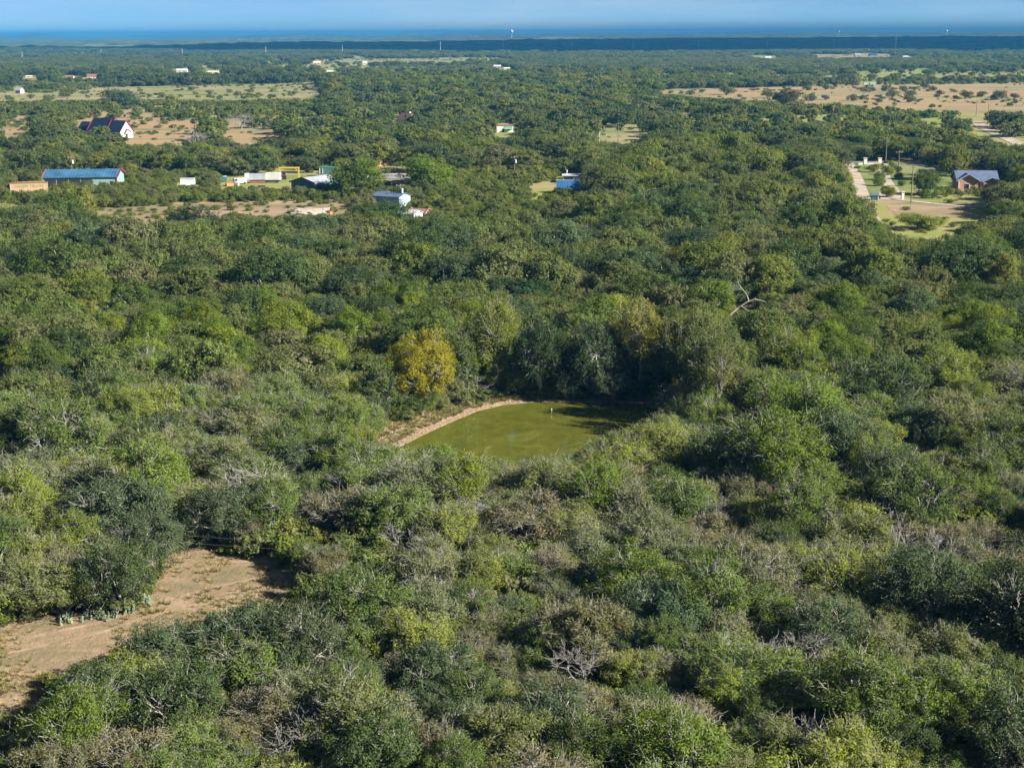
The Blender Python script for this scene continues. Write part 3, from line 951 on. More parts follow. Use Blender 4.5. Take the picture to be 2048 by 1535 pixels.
# particular trees: sp, u, v of the crown's top, height m, radius m, look index or (name, colour), label
HERO = [
    ('elm', 843, 668, 11.5, 4.5, ('golden yellow', (0.27, 0.255, 0.026)), 'tall tree with golden yellow crown standing left of the pond'),
    ('elm', 1282, 588, 14.0, 4.6, ('gold-tinged', (0.19, 0.195, 0.032)), 'tall gold-tinged elm behind the right end of the pond'),
    ('elm', 1335, 640, 11.5, 3.8, ('gold-tinged', (0.20, 0.20, 0.035)), 'gold-tinged elm right of the tall one behind the pond'),
    ('elm', 985, 598, 12.0, 4.5, ('yellow-topped', (0.145, 0.175, 0.035)), 'yellow-topped green elm behind the middle of the pond'),
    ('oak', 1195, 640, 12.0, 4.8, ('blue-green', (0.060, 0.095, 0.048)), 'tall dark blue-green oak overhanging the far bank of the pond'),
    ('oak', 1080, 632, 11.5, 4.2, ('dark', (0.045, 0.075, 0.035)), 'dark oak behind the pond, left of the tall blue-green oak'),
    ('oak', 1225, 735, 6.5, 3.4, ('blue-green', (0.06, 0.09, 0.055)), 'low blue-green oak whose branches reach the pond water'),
    ('oak', 1130, 700, 8.5, 3.6, ('dark', (0.035, 0.055, 0.03)), 'very dark oak with shade put into its colour at the far pond bank'),  # leaf colour darkened to stand for the shade on this crown
    ('oak', 1310, 715, 8.0, 3.6, ('dark', (0.035, 0.06, 0.028)), 'very dark oak with shade put into its colour behind the right pond bank'),  # shade is painted in: leaf colour well below the other oaks
    ('elm', 1000, 700, 7.5, 3.2, ('bright green', (0.10, 0.145, 0.03)), 'bright green elm on the far bank behind the pond'),
    ('elm', 925, 650, 8.5, 3.8, ('mid green', (0.095, 0.14, 0.032)), 'mid green elm between golden tree and yellow-topped elm'),
    ('elm', 770, 735, 6.5, 3.6, 1, 'mid green tree directly left of the golden tree'),
    ('elm', 845, 770, 5.0, 2.6, 0, 'small bright green tree under the golden tree'),
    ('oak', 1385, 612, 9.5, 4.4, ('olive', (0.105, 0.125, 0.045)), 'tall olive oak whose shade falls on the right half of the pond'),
    ('elm', 1432, 640, 9.0, 4.0, ('mid green', (0.115, 0.15, 0.045)), 'mid green elm right of the olive pond-side oak'),
    ('oak', 1408, 662, 8.5, 3.8, ('green', (0.10, 0.13, 0.042)), 'green round oak at the right corner of the pond'),
    ('elm', 1445, 695, 8.0, 3.6, ('olive', (0.14, 0.155, 0.045)), 'olive elm in front of the right pond corner'),
    ('oak', 1385, 455, 8.5, 9.0, ('dark blue-green', (0.05, 0.085, 0.05)), 'huge spreading blue-green oak in the middle woods'),
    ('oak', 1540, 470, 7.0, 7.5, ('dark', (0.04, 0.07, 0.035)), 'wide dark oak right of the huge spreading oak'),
    ('elm', 1375, 490, 8.0, 5.5, ('olive gold', (0.12, 0.125, 0.03)), 'olive gold round elm in front of the huge spreading oak'),
    ('oak', 1030, 560, 6.5, 7.0, ('dark blue-green', (0.045, 0.085, 0.045)), 'wide dark blue-green oak far behind the pond'),
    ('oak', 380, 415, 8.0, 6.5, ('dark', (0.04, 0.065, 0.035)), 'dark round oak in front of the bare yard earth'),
    ('oak', 755, 402, 8.5, 8.0, ('deep green', (0.06, 0.105, 0.04)), 'deep green round oak beside the pale blue shed'),
    ('oak', 1655, 515, 7.0, 6.5, ('blue-green', (0.06, 0.09, 0.055)), 'wide grey blue-green oak at the right of the middle woods'),
    ('elm', 1290, 345, 10.0, 8.0, 2, 'broad lime green elm left of the gravel track'),
    ('elm', 720, 316, 12.0, 9.5, 0, 'large bright green tree behind the scrapyard pole'),
    ('elm', 845, 308, 12.0, 9.5, 0, 'large bright green tree right of the scrapyard drive'),
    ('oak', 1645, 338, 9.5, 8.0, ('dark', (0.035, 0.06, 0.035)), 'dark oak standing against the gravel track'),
    ('oak', 1855, 342, 7.5, 5.0, 2, 'round deep green oak on the lawn'),
    ('mesquite', 1845, 428, 4.0, 5.5, 3, 'lone low yellow-green mesquite in the mown field'),
    ('oak', 1578, 176, 13.0, 13.0, ('dull dark', (0.085, 0.095, 0.045)), 'lone spreading oak in the tan pasture'),
    ('oak', 240, 178, 13.0, 13.0, 1, 'lone dark oak at the edge of the weedy meadow'),
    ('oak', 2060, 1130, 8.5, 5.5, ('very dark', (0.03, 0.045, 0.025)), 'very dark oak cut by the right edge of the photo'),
    ('oak', 715, 1150, 6.8, 4.8, 2, 'large deep green round tree right of the dirt clearing'),
    ('oak', 470, 1218, 6.2, 4.2, ('grey blue-green', (0.075, 0.11, 0.06)), 'grey blue-green oak at the near edge of the clearing'),
    ('oak', 330, 1252, 5.6, 3.4, 1, 'blue-green oak left along the near clearing edge'),
    ('oak', 170, 1345, 6.0, 4.0, 0, 'dark oak casting shade on the left of the clearing'),
    ('oak', 590, 1225, 6.6, 4.0, ('grey-green', (0.09, 0.115, 0.065)), 'pale grey-green oak below the right end of the clearing'),
    ('oak', 350, 1330, 6.4, 4.0, 0, 'dark green oak below the middle of the clearing'),
    ('oak', 1330, 1165, 6.0, 4.0, ('sea green', (0.075, 0.125, 0.07)), 'soft sea green oak in the near woods'),
    ('oak', 1110, 1370, 5.5, 4.2, 1, 'blue-green oak near the bottom middle of the photo'),
    ('mesquite', 120, 1130, 4.6, 4.2, 0, 'broad pale olive mesquite on the far clearing edge'),
    ('mesquite', 60, 1075, 4.8, 4.0, 3, 'yellow-green mesquite left above the clearing'),
    ('mesquite', 215, 1080, 4.6, 4.0, ('soft green', (0.12, 0.15, 0.05)), 'arching soft green mesquite leaning over the cactus row'),
    ('mesquite', 1215, 590, 7.0, 5.0, 3, 'yellow-green mesquite behind the tall gold-tinged elm'),
    ('elm', 870, 890, 4.6, 3.0, ('fresh lime', (0.12, 0.19, 0.025)), 'fresh lime green bushy tree at the near left shore'),
    ('elm', 1230, 862, 5.0, 2.6, 0, 'bright green tree at the near right shore of the pond'),
    ('elm', 1335, 835, 5.0, 3.4, 2, 'lime green elm on the right shore of the pond'),
    ('grey', 1385, 785, 5.2, 2.6, 0, 'thin grey tree standing at the right end of the pond'),
    ('mesquite', 670, 790, 5.4, 3.6, 3, 'bright yellow-green mesquite left of the tan pond bank'),
    ('bare', 500, 925, 6.6, 4.4, 0, 'grey leafless tree above the clearing, left of the pond'),
    ('bare', 560, 945, 5.0, 2.6, 0, 'smaller leafless tree beside the grey one above the clearing'),
    ('bare', 720, 950, 5.6, 3.8, 0, 'pale leafless tree below the left tip of the pond'),
    ('bare', 800, 1040, 3.8, 2.6, 0, 'low pale leafless tree under the power lines'),
    ('bare', 925, 990, 4.6, 3.0, 0, 'twisted pinkish leafless tree in the dark hollow'),
    ('bare', 1170, 945, 5.4, 2.4, 0, 'white-limbed leafless tree in front of the pond'),
    ('bare', 1258, 985, 4.2, 1.8, 0, 'small white-limbed snag right of the pond front'),
    ('bare', 1420, 980, 5.0, 2.4, 0, 'pale fork-limbed dead tree in the right near woods'),
    ('bare', 1450, 1015, 3.6, 1.8, 0, 'small drooping dead tree below the pale forked one'),
    ('bare', 1518, 808, 5.6, 2.4, 0, 'white dead tree standing right of the pond'),
    ('bare', 1790, 1045, 5.0, 3.0, 0, 'white-limbed tree below the right power lines'),
    ('bare', 1870, 1060, 4.6, 2.6, 0, 'second white-limbed tree below the right power lines'),
    ('bare', 1610, 1255, 5.0, 2.4, 0, 'white leafless tree among lime green bushes at right'),
    ('bare', 1530, 1275, 4.4, 2.2, 0, 'pinkish leafless tree left of the white one at right'),
    ('bare', 40, 1440, 4.5, 3.0, 0, 'grey leafless brush in the bottom left corner'),
    ('bare', 600, 1440, 4.2, 2.6, 0, 'grey leafless tree at the bottom, left of the middle'),
    ('bare', 1160, 1290, 4.6, 2.6, 0, 'grey leafless tree near the bottom middle'),
    ('bare', 1400, 1420, 4.0, 2.4, 0, 'pale leafless bush at the bottom right of the middle'),
    ('bare', 1640, 1440, 4.6, 3.2, 0, 'sprawling grey leafless tree at the bottom right'),
    ('bare', 955, 745, 4.6, 2.4, 0, 'pale leafless brush on the bank right of the golden tree'),
    ('bare', 1440, 555, 7.0, 4.0, 0, 'pale leafless tree above the fallen trunk'),
    ('bare', 1160, 440, 8.0, 5.0, 0, 'pinkish grey leafless tree in the middle woods'),
    ('bare', 1345, 480, 6.5, 3.5, 0, 'grey leafless crown beside the olive gold elm'),
    ('bare', 480, 225, 9.0, 8.0, 0, 'grey leafless tree beyond the scrapyard'),
    ('bare', 395, 262, 10.0, 6.0, 0, 'grey leafless tree beside the hedge of dark trees'),
]
VBASE = {843: 829, 1282: 788, 1335: 785, 985: 782, 1195: 789, 1080: 790, 1225: 794, 1130: 788, 1310: 788, 1000: 786, 925: 793, 770: 842, 845: 832, 955: 796, 1385: 800, 1432: 818, 1408: 838, 1445: 868}
for h in HERO:
    sp, u, v, Hm, Rm, lk, lb = h
    p = P(u, v, Hm)
    if u in VBASE and v > 560 and v < 800:
        p = P(u, VBASE[u])
        Hm = H_CAM + ray(u, v).z * (p.y / ray(u, v).y)
    h0, r0 = SIZES[sp]
    sc = Rm / r0
    zs = (Hm / h0) / sc
    if isinstance(lk, int):
        look = LOOKS[sp][lk % len(LOOKS[sp])]
    else:
        look = lk
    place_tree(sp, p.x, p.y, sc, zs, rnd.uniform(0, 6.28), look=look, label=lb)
    grid_add(p.x, p.y, Rm * 0.9)

BUILDINGS = []     # (u0,u1,v0,v1): crowns must not stand in front of these
def keep_clear(u0, u1, v0, v1):
    BUILDINGS.append((u0, u1, v0, v1))
for bx in [(88, 250, 346, 372), (28, 98, 362, 386), (236, 264, 236, 275), (170, 232, 236, 246), (360, 392, 362, 376), (440, 600, 352, 382), (560, 600, 334, 352), (565, 645, 346, 376),
           (640, 682, 331, 350), (755, 815, 342, 370), (765, 802, 390, 416), (795, 838, 418, 446), (1112, 1162, 354, 377), (990, 1030, 246, 264), (790, 812, 226, 250),
           (1908, 1996, 338, 378), (1725, 1765, 316, 330), (1742, 1760, 382, 400), (1798, 1812, 372, 396), (1818, 1826, 335, 405), (590, 655, 412, 434), (1470, 1525, 590, 640),
           (350, 378, 139, 148), (413, 440, 143, 148), (172, 196, 149, 158), (627, 643, 123, 131), (724, 736, 123, 131), (653, 668, 141, 147), (987, 1003, 130, 136), (1008, 1022, 135, 140),
           (1725, 1754, 164, 173), (1528, 1546, 113, 119), (1706, 1758, 107, 113), (1804, 1820, 112, 117), (126, 150, 151, 157), (50, 75, 151, 157), (24, 48, 172, 187)]:
    keep_clear(*bx)

SHRUBS = [[(560, 1085), (860, 1085), (860, 1165), (700, 1172), (600, 1190), (540, 1150)], [(-80, 204), (640, 200), (640, 230), (300, 236), (-80, 234)], [(690, 194), (885, 190), (885, 208), (690, 210)], [(1560, 214), (1900, 230), (1880, 262), (1700, 250), (1560, 236)],
          [(870, 350), (1110, 345), (1185, 385), (1200, 430), (1000, 446), (850, 436)], [(1640, 150), (2100, 146), (2100, 162), (1640, 166)], [(640, 118), (1000, 117), (1000, 132), (640, 132)], [(-60, 172), (200, 168), (200, 178), (-60, 186)]]
def shrub_only(x, y, h):
    for q in ((x, y, 0), (x, y, .5 * h), (x, y, .9 * h)):
        u, v = proj(q)
        for p_ in SHRUBS:
            if inside(p_, u, v):
                return True
    return False

def blocked(x, y, r, h):
    pts = [(x, y, 0), (x - .8 * r, y, .55 * h), (x + .8 * r, y, .55 * h), (x - .45 * r, y, .85 * h), (x + .45 * r, y, .85 * h), (x, y, .96 * h), (x, y, .5 * h), (x, y - .6 * r, .3 * h)]
    for q in pts:
        u, v = proj(q)
        if open_at(u, v):
            return True
    ub, vb = proj((x, y, 0))
    vt = proj((x, y, .93 * h))[1]
    k = .85 * r * ppm((x, y, 0))
    for a, b_, c_, d_ in BUILDINGS:
        if ub + k > a and ub - k < b_ and vb > d_ - 3 and vt < d_ - 2 and vb < d_ + 140:
            if vt < d_ - 0.35 * (d_ - c_):
                return True
        if a - 2 <= ub <= b_ + 2 and c_ <= vb <= d_ + 2:
            return True
    return False

def species_at(u, v, x, y):
    n1 = noise.noise(Vector((x / 60, y / 60, 1.7)))
    q = rnd.random() + 0.22 * n1
    if v < 212:
        if 640 < u < 1310 and v > 158 or (0 < u < 640 and 152 < v < 172):
            tb = [('oak', .5), ('elm', 9)] if u > 640 else [('oak', .85), ('elm', 9)]
        else:
            nb = noise.noise(Vector((x / 900, y / 260, 21.0)))
            tb = [('mesquite', .62 - nb), ('oak', .86 - nb * .5), ('elm', 9)]
        for s_, t_ in tb:
            if q < t_:
                return s_
    if v > 1000:
        tb = [('mesquite', .36), ('grey', .58), ('oak', .80), ('elm', .90), ('shrub', 9)]
    elif v > 640:
        tb = [('mesquite', .48), ('grey', .62), ('oak', .74), ('elm', .93), ('shrub', 9)]
    elif v > 440:
        tb = [('mesquite', .50), ('grey', .66), ('oak', .86), ('elm', .97), ('shrub', 9)]
    elif v > 330:
        tb = [('mesquite', .25), ('grey', .30), ('oak', .62), ('elm', .94), ('shrub', 9)]
    else:
        tb = [('mesquite', .14), ('grey', .2), ('oak', .70), ('elm', .96), ('shrub', 9)]
    for s_, t_ in tb:
        if q < t_:
            return s_
    return 'shrub'

def look_at(sp, v, x, y):
    L = LOOKS[sp]
    n = noise.noise(Vector((x / 45, y / 45, 5.1)))
    if sp == 'elm' and v > 900:
        return L[rnd.choices([0, 1, 2], [3, 4, 1])[0]]
    if sp == 'mesquite':
        if 440 < v < 640:
            return L[rnd.choices([0, 1, 2, 3, 4], [2, 1.2, 5, .5, 2])[0]]
        if v <= 1000:
            return L[rnd.choices([0, 1, 2, 3, 4], [2.5, 5, .8, 4 if n > -0.1 else 1.5, 1])[0]]
        return L[rnd.choices([0, 1, 2, 3, 4], [4, 3, 1, 1.5, 3])[0]]
    return rnd.choice(L)

def yard_zone(u, v):
    return (0 < u < 1100 and 335 < v < 445) or (880 < u < 1180 and 350 < v < 440)

# the thicket: from the nearest visible ground outwards
cands = []
def scatter(y0, y1, tries, smin, smax, kfac, margin=60):
    for _ in range(tries):
        y = math.sqrt(rnd.uniform(y0 * y0, y1 * y1))
        hw = (1024 + margin) / F_PX * y * 1.04 + 6
        x = rnd.uniform(-hw, hw)
        gx = proj((x, y, 0))
        u, v = gx
        sp = species_at(u, v, x, y)
        H, R = SIZES[sp]
        sc = rnd.uniform(smin, smax) * (rnd.choice((1, 1, 1.15)))
        if sp == 'oak':
            sc *= 1.08
        zs = rnd.uniform(0.82, 1.12)
        if yard_zone(u, v):
            if rnd.random() < 0.6:
                continue
            sp = rnd.choice(['shrub', 'shrub', 'shrub', 'mesquite'])
            H, R = SIZES[sp]
            sc = rnd.uniform(0.5, 1.15) if sp == 'shrub' else rnd.uniform(0.5, 0.75)
        r = R * sc
        if sp != 'shrub' and shrub_only(x, y, H * sc * zs) and rnd.random() > 0.15:
            sp = 'shrub'
            H, R = SIZES[sp]
            sc, zs = (rnd.uniform(0.9, 1.7), 0.9) if y > 260 else (rnd.uniform(0.4, 0.75), 0.75)
            r = R * sc
        if not grid_free(x, y, r, kfac):
            continue
        if blocked(x, y, r, H * sc * zs):
            if rnd.random() < 0.7:
                continue
            sp, sc, zs = 'shrub', rnd.uniform(0.4, 0.7), 1.0
            H, R = SIZES[sp]
            r = R * sc
            if blocked(x, y, r, H * sc) or not grid_free(x, y, r, kfac):
                continue
        grid_add(x, y, r)
        cands.append((math.hypot(x, y), sp, x, y, sc, zs, rnd.uniform(0, 6.28), v))
scatter(72, 130, 7500, 0.45, 1.08, 0.50)
scatter(130, 260, 18000, 0.5, 1.18, 0.50)
scatter(260, 520, 28000, 0.85, 1.6, 0.52, 30)
YARD = [('yellow-green', (0.24, 0.25, 0.06)), ('yellow-green', (0.21, 0.23, 0.065)), ('pale olive', (0.19, 0.20, 0.08)), ('fresh green', (0.17, 0.215, 0.05))]
cands.sort(key=lambda c_: c_[0])
for d_, sp, x, y, sc, zs, rot, v in cands:
    u_ = proj((x, y, 0))[0]
    place_tree(sp, x, y, sc, zs, rot, look=rnd.choice(YARD) if yard_zone(u_, v) or (y > 200 and any(inside(q, u_, v) for q in SHRUBS)) else look_at(sp, v, x, y))

# trees one can pick out in the far fields
def lone(u, vb, rpx, sp, look, label, hz=1.0):
    p = P(u, vb)
    H, R = SIZES[sp]
    sc = rpx / ppm(p) / R
    place_tree(sp, p.x, p.y, sc, hz, rnd.uniform(0, 6.28), look=look, label=label, lod=1)
    grid_add(p.x, p.y, R * sc)
o1 = ('dull green', (0.12, 0.135, 0.065))
for i, (u, vb, r) in enumerate([(1380, 190, 9), (1405, 186, 7), (1452, 190, 16), (1536, 196, 12), (1614, 181, 9), (1652, 180, 8), (1622, 202, 11), (1650, 200, 9), (1727, 184, 9), (1745, 183, 8), (1770, 183, 12), (1785, 196, 13), (1808, 183, 10), (1756, 206, 8), (1705, 202, 12), (1725, 200, 9),
                               (1818, 205, 13), (1848, 178, 10), (1866, 182, 9), (1880, 190, 9), (1932, 198, 14), (1964, 194, 10), (1995, 200, 17), (2028, 198, 10), (1820, 195, 13)]):
    lone(u, vb, r, 'shrub', o1, f'round dull bush in the tan pasture, {across(u)} percent across, ' + ('far side' if vb < 188 else 'middle' if vb < 200 else 'near side'), 0.8)
for i, (u, vb, r) in enumerate([(96, 206, 15), (130, 196, 11), (345, 204, 14), (325, 196, 10), (515, 196, 7), (568, 193, 6), (460, 186, 7), (475, 192, 9), (590, 190, 8), (420, 190, 9), (385, 182, 8), (548, 184, 7), (62, 198, 9)]):
    lone(u, vb, r, 'shrub', LOOKS['shrub'][i % 3], f'small bush in the weedy meadow, {across(u)} percent across', 0.8)
for i, (u, vb, r) in enumerate([(1775, 350, 13), (1760, 360, 12), (1748, 345, 12), (1758, 372, 13), (1785, 335, 9), (1795, 345, 9), (1797, 358, 9), (1803, 372, 8), (1775, 395, 16), (1880, 390, 12), (1898, 390, 10), (1915, 389, 8), (1962, 388, 9), (1850, 397, 12), (1872, 397, 11)]):
    lone(u, vb, r, 'mesquite', LOOKS['mesquite'][(3, 1)[i % 2]], f'small round tree on the gate lawn, {across(u)} percent across, {across(vb, 15.35)} down')

for nm_, cnt_ in (('left_meadow', 260), ('right_pasture', 230), ('church_field', 26), ('church_field2', 14), ('church_field3', 12), ('far_field', 60), ('far_strip', 30), ('yard_dirt', 46), ('house_field', 14), ('gate_lawn', 8), ('far_gap', 14)):
    pl = OPEN[nm_]
    a0, a1 = min(a for a, b_ in pl), max(a for a, b_ in pl)
    c0, c1 = min(b_ for a, b_ in pl), max(b_ for a, b_ in pl)
    for _ in range(cnt_ * 3):
        u, v = rnd.uniform(max(-60, a0), min(2110, a1)), rnd.uniform(c0, c1)
        if not inside(pl, u, v):
            continue
        p = P(u, v)
        if noise.noise(Vector((p.x / 70, p.y / 120, 3.3))) < -0.02 and rnd.random() < 0.85:
            continue
        MASS['shrub'].append((p.x, p.y, rnd.uniform(0.25, 0.8 if v > 260 else 1.3), rnd.uniform(0.4, 0.8), rnd.uniform(0, 6.28)))

for _ in range(1500):
    u, v = rnd.uniform(-20, 1180), rnd.uniform(338, 432)
    if v > 408 and u < 850:
        continue
    p = P(u, v)
    if any(a - 3 < u < b_ + 3 and c_ < v < d2 + 6 for a, b_, c_, d2 in BUILDINGS) or open_at(u, v) in ('mid_yard', 'blue_yard'):
        continue
    MASS['shrub'].append((p.x, p.y, rnd.uniform(0.2, 0.75), rnd.uniform(0.5, 0.9), rnd.uniform(0, 6.28)))

# far masses: rest of each kind, as one object each
def far_scatter(y0, y1, tries, smin, smax, kfac):
    for _ in range(tries):
        y = math.sqrt(rnd.uniform(y0 * y0, y1 * y1))
        hw = 1090 / F_PX * y * 1.03 + 10
        x = rnd.uniform(-hw, hw)
        u, v = proj((x, y, 0))
        n1 = noise.noise(Vector((x / 160, y / 320, 11.0)))
        if 212 < v < 320 and noise.noise(Vector((x / 90, y / 150, 17.0))) > 0.12 and rnd.random() < 0.85: continue
        if u < 640 and 212 < v < 298 and rnd.random() < 0.62: continue
        if 640 <= u < 1300 and 212 < v < 300 and n1 < 0 and rnd.random() < 0.4: continue
        if u >= 1300 and 222 < v < 305 and rnd.random() < 0.42: continue
        if u > 1850 and 222 < v < 300 and rnd.random() < 0.6: continue
        sp = species_at(u, v, x, y)
        if 196 < v < 236 and u < 640 or (690 < u < 880 and 192 < v < 210):
            sp = 'shrub'
        if (u >= 1300 and 222 < v < 300 or u < 640 and 236 < v < 290) and rnd.random() < 0.35:
            sp = 'shrub'
        if sp in ('grey', 'shrub') and v < 196:
            sp = 'oak'
        H, R = SIZES[sp]
        sc = smin * 0.75 + (smax * 1.25 - smin * 0.75) * rnd.random() ** 1.4
        if sp == 'shrub': sc *= 1.2
        r = R * sc
        zs = rnd.uniform(0.6, 0.88)
        lim = 11.0 if v > 215 else (14.0 if 640 < u < 1310 and v > 156 or u < 640 and 150 < v < 172 else 8.5)
        if H * sc * zs > lim:
            zs = lim * rnd.uniform(0.72, 1.0) / (H * sc)
        if v < 190:
            n2 = noise.noise(Vector((x / 520, y / 500, 31.0))) + 0.5 * noise.noise(Vector((x / 150, y / 300, 3.0)))
            belt = 640 < u < 1310 and v > 156 or u < 640 and 150 < v < 172
            if n2 > 0.02 and not belt and rnd.random() < 0.92: continue
        gk = (int(x // 40), int(y // 40))
        ok = True
        for i in (-1, 0, 1):
            for j in (-1, 0, 1):
                for a, b_, c_ in FG.get((gk[0] + i, gk[1] + j), ()):
                    if (a - x) ** 2 + (b_ - y) ** 2 < (kfac * (r + c_)) ** 2:
                        ok = False
                        break
        if not ok:
            continue
        if sp != 'shrub' and shrub_only(x, y, H * sc * zs) and rnd.random() > 0.12:
            sp = 'shrub'
            H, R = SIZES[sp]
            sc = rnd.uniform(0.9, 1.6)
            r, zs = R * sc, 0.8
        if blocked(x, y, r, H * sc * zs):
            continue
        FG.setdefault(gk, []).append((x, y, r))
        MASS[sp].append((x, y, sc, zs, rnd.uniform(0, 6.28)))
FG = {}
for a_, b2_, c2_ in TREES:
    FG.setdefault((int(a_ // 40), int(b2_ // 40)), []).append((a_, b2_, c2_))
far_scatter(500, 1300, 26000, 1.1, 1.8, 0.50)
far_scatter(1300, 3000, 40000, 1.4, 2.3, 0.50)
far_scatter(3000, 6200, 40000, 2.4, 3.8, 0.52)

def far_protos():
    d_ = {}
    spec = {'mesquite': (dict(H=5.6, R=3.9, base=0.6, lobes=7, stems=2, leaf='mass_dull'), (300, 10000, 0.17, 0.55), (130, 3200, 0.33, 0.70)),
            'oak': (dict(H=6.6, R=4.3, base=0.6, lobes=8, stems=1, leaf='mass_oak'), (300, 11000, 0.18, 0.55), (140, 3400, 0.34, 0.68)),
            'elm': (dict(H=7.8, R=3.9, base=0.7, lobes=7, stems=1, flat=1.0, leaf='mass_bright'), (280, 10500, 0.18, 0.58), (130, 3200, 0.34, 0.74)),
            'shrub': (dict(H=2.8, R=2.2, base=0.2, lobes=6, stems=2, leaf='mass_bright'), (100, 3500, 0.14, 0.40), (60, 1300, 0.26, 0.45)),
            'grey': (dict(H=5.2, R=3.8, base=0.7, lobes=7, stems=2, leaf='mass_dull'), (240, 7500, 0.16, 0.58), (100, 2400, 0.32, 0.72))}
    for sp, (kw, fine, coarse) in spec.items():
        col = bpy.data.collections.new('source_' + sp)
        for i in range(8):
            tips, leaves, size, clump = coarse if i >= 4 else fine
            kw2 = dict(kw, tips=tips, leaves=leaves, size=size, clump=clump, elong=1.5)
            kw2['lobes'] = kw['lobes'] + i % 3 - 1
            wood, crown = make_tree_meshes(f'far_{sp}{i}', 900 + i * 13 + len(sp), lod=2 if i >= 4 else 1, **kw2)
            # wood and leaves in one source mesh
            vw, vc = len(wood.vertices), len(crown.vertices)
            A = np.zeros(vc * 3, dtype=np.float32); crown.vertices.foreach_get('co', A)
            B = np.zeros(vw * 3, dtype=np.float32); wood.vertices.foreach_get('co', B)
            FA = np.arange(vc).reshape(-1, 4)
            FB = np.zeros(len(wood.loops), dtype=np.int32); wood.loops.foreach_get('vertex_index', FB)
            tn = np.zeros(len(FA), dtype=np.float32); crown.attributes['tint'].data.foreach_get('value', tn)
            FB = FB.reshape(-1, 4) + vc
            me = np_mesh(f'far_{sp}_{i}', np.concatenate([A.reshape(-1, 3), B.reshape(-1, 3)]), np.concatenate([FA, FB]), [M[kw['leaf']], M['bark_dark']],
                         tint=np.concatenate([tn, np.full(len(FB), .5, dtype=np.float32)]), matidx=np.concatenate([np.zeros(len(FA)), np.ones(len(FB))]))
            o = bpy.data.objects.new(f'far_{sp}_{i}', me)
            col.objects.link(o)
        d_[sp] = col
    return d_
FARP = far_protos()

def instance_mass(name, pts, col, label, nproto=4, lods=False):
    """pts: (x, y, sc, zs, rot) ; one object, geometry nodes put one source on each point"""
    me = bpy.data.meshes.new(name)
    n = len(pts)
    me.vertices.add(n)
    co = np.zeros((n, 3), dtype=np.float32)
    rot = np.zeros((n, 3), dtype=np.float32)
    sca = np.ones((n, 3), dtype=np.float32)
    for i, p in enumerate(pts):
        co[i] = (p[0], p[1], ground_z(p[0], p[1]))
        rot[i, 2] = p[4]
        sca[i] = (p[2], p[2], p[2] * p[3])
    me.vertices.foreach_set('co', co.ravel())
    for nm, dat in (('rot', rot), ('sca', sca)):
        a = me.attributes.new(nm, 'FLOAT_VECTOR', 'POINT')
        a.data.foreach_set('vector', dat.ravel())
    a = me.attributes.new('pick', 'INT', 'POINT')
    pick = np.arange(n, dtype=np.int32) % nproto
    if lods:
        pick[np.hypot(co[:, 0], co[:, 1]) > 620] += nproto
    a.data.foreach_set('value', pick)
    o = bpy.data.objects.new(name, me)
    COL.objects.link(o)
    ng = bpy.data.node_groups.new(name, 'GeometryNodeTree')
    ng.interface.new_socket('Geometry', in_out='INPUT', socket_type='NodeSocketGeometry')
    ng.interface.new_socket('Geometry', in_out='OUTPUT', socket_type='NodeSocketGeometry')
    gi = ng.nodes.new('NodeGroupInput')
    go = ng.nodes.new('NodeGroupOutput')
    m2p = ng.nodes.new('GeometryNodeMeshToPoints')
    iop = ng.nodes.new('GeometryNodeInstanceOnPoints')
    ci = ng.nodes.new('GeometryNodeCollectionInfo')
    ci.inputs['Collection'].default_value = col
    ci.inputs['Separate Children'].default_value = True
    ci.inputs['Reset Children'].default_value = True
    def att(nm, typ):
        a_ = ng.nodes.new('GeometryNodeInputNamedAttribute')
        a_.data_type = typ
        a_.inputs['Name'].default_value = nm
        return a_.outputs['Attribute']
    L = ng.links.new
    L(gi.outputs[0], m2p.inputs['Mesh'])
    L(m2p.outputs[0], iop.inputs['Points'])
    L(ci.outputs[0], iop.inputs['Instance'])
    iop.inputs['Pick Instance'].default_value = True
    L(att('pick', 'INT'), iop.inputs['Instance Index'])
    L(att('rot', 'FLOAT_VECTOR'), iop.inputs['Rotation'])
    L(att('sca', 'FLOAT_VECTOR'), iop.inputs['Scale'])
    L(iop.outputs[0], go.inputs[0])
    md = o.modifiers.new('scatter', 'NODES')
    md.node_group = ng
    return tag(o, label, kind='stuff')

LBL = {'mesquite': ('mesquite_woodland', 'dull olive mesquite woodland reaching to the distance'), 'oak': ('oak_woodland', 'dark live oak woodland beyond the buildings'),
       'elm': ('elm_woodland', 'bright green elm woodland among the far oaks'), 'shrub': ('scrub', 'yellow-green scrub of the yard and meadows'), 'grey': ('thin_woodland', 'thin grey-green trees among the mesquites')}
for sp, (nm, lb) in LBL.items():
    if MASS[sp]:
        instance_mass(nm, MASS[sp], FARP[sp], lb, 4, True)

# low growth between the near trees
ug = []
for _ in range(9000):
    y = math.sqrt(rnd.uniform(75 ** 2, 300 ** 2))
    hw = 1080 / F_PX * y * 1.04 + 5
    x = rnd.uniform(-hw, hw)
    s_ = rnd.uniform(0.4, 1.05)
    if blocked(x, y, 1.6 * s_, 2 * s_):
        continue
    ug.append((x, y, s_, rnd.uniform(.6, 1.2), rnd.uniform(0, 6.28)))
col = bpy.data.collections.new('source_undergrowth')
for i in range(3):
    wood, crown = make_tree_meshes(f'undergrowth{i}', 700 + i, H=2.4, R=2.1, base=0.1, lobes=6, tips=60, leaves=2600, size=0.17, clump=0.5, stems=2, elong=2.0, lod=1, leaf='mass_dull' if i < 2 else 'mass_bright')
    o = bpy.data.objects.new(f'undergrowth_{i}', crown)
    col.objects.link(o)
instance_mass('undergrowth', ug, col, 'low weeds and scrub between the near trees', 3)

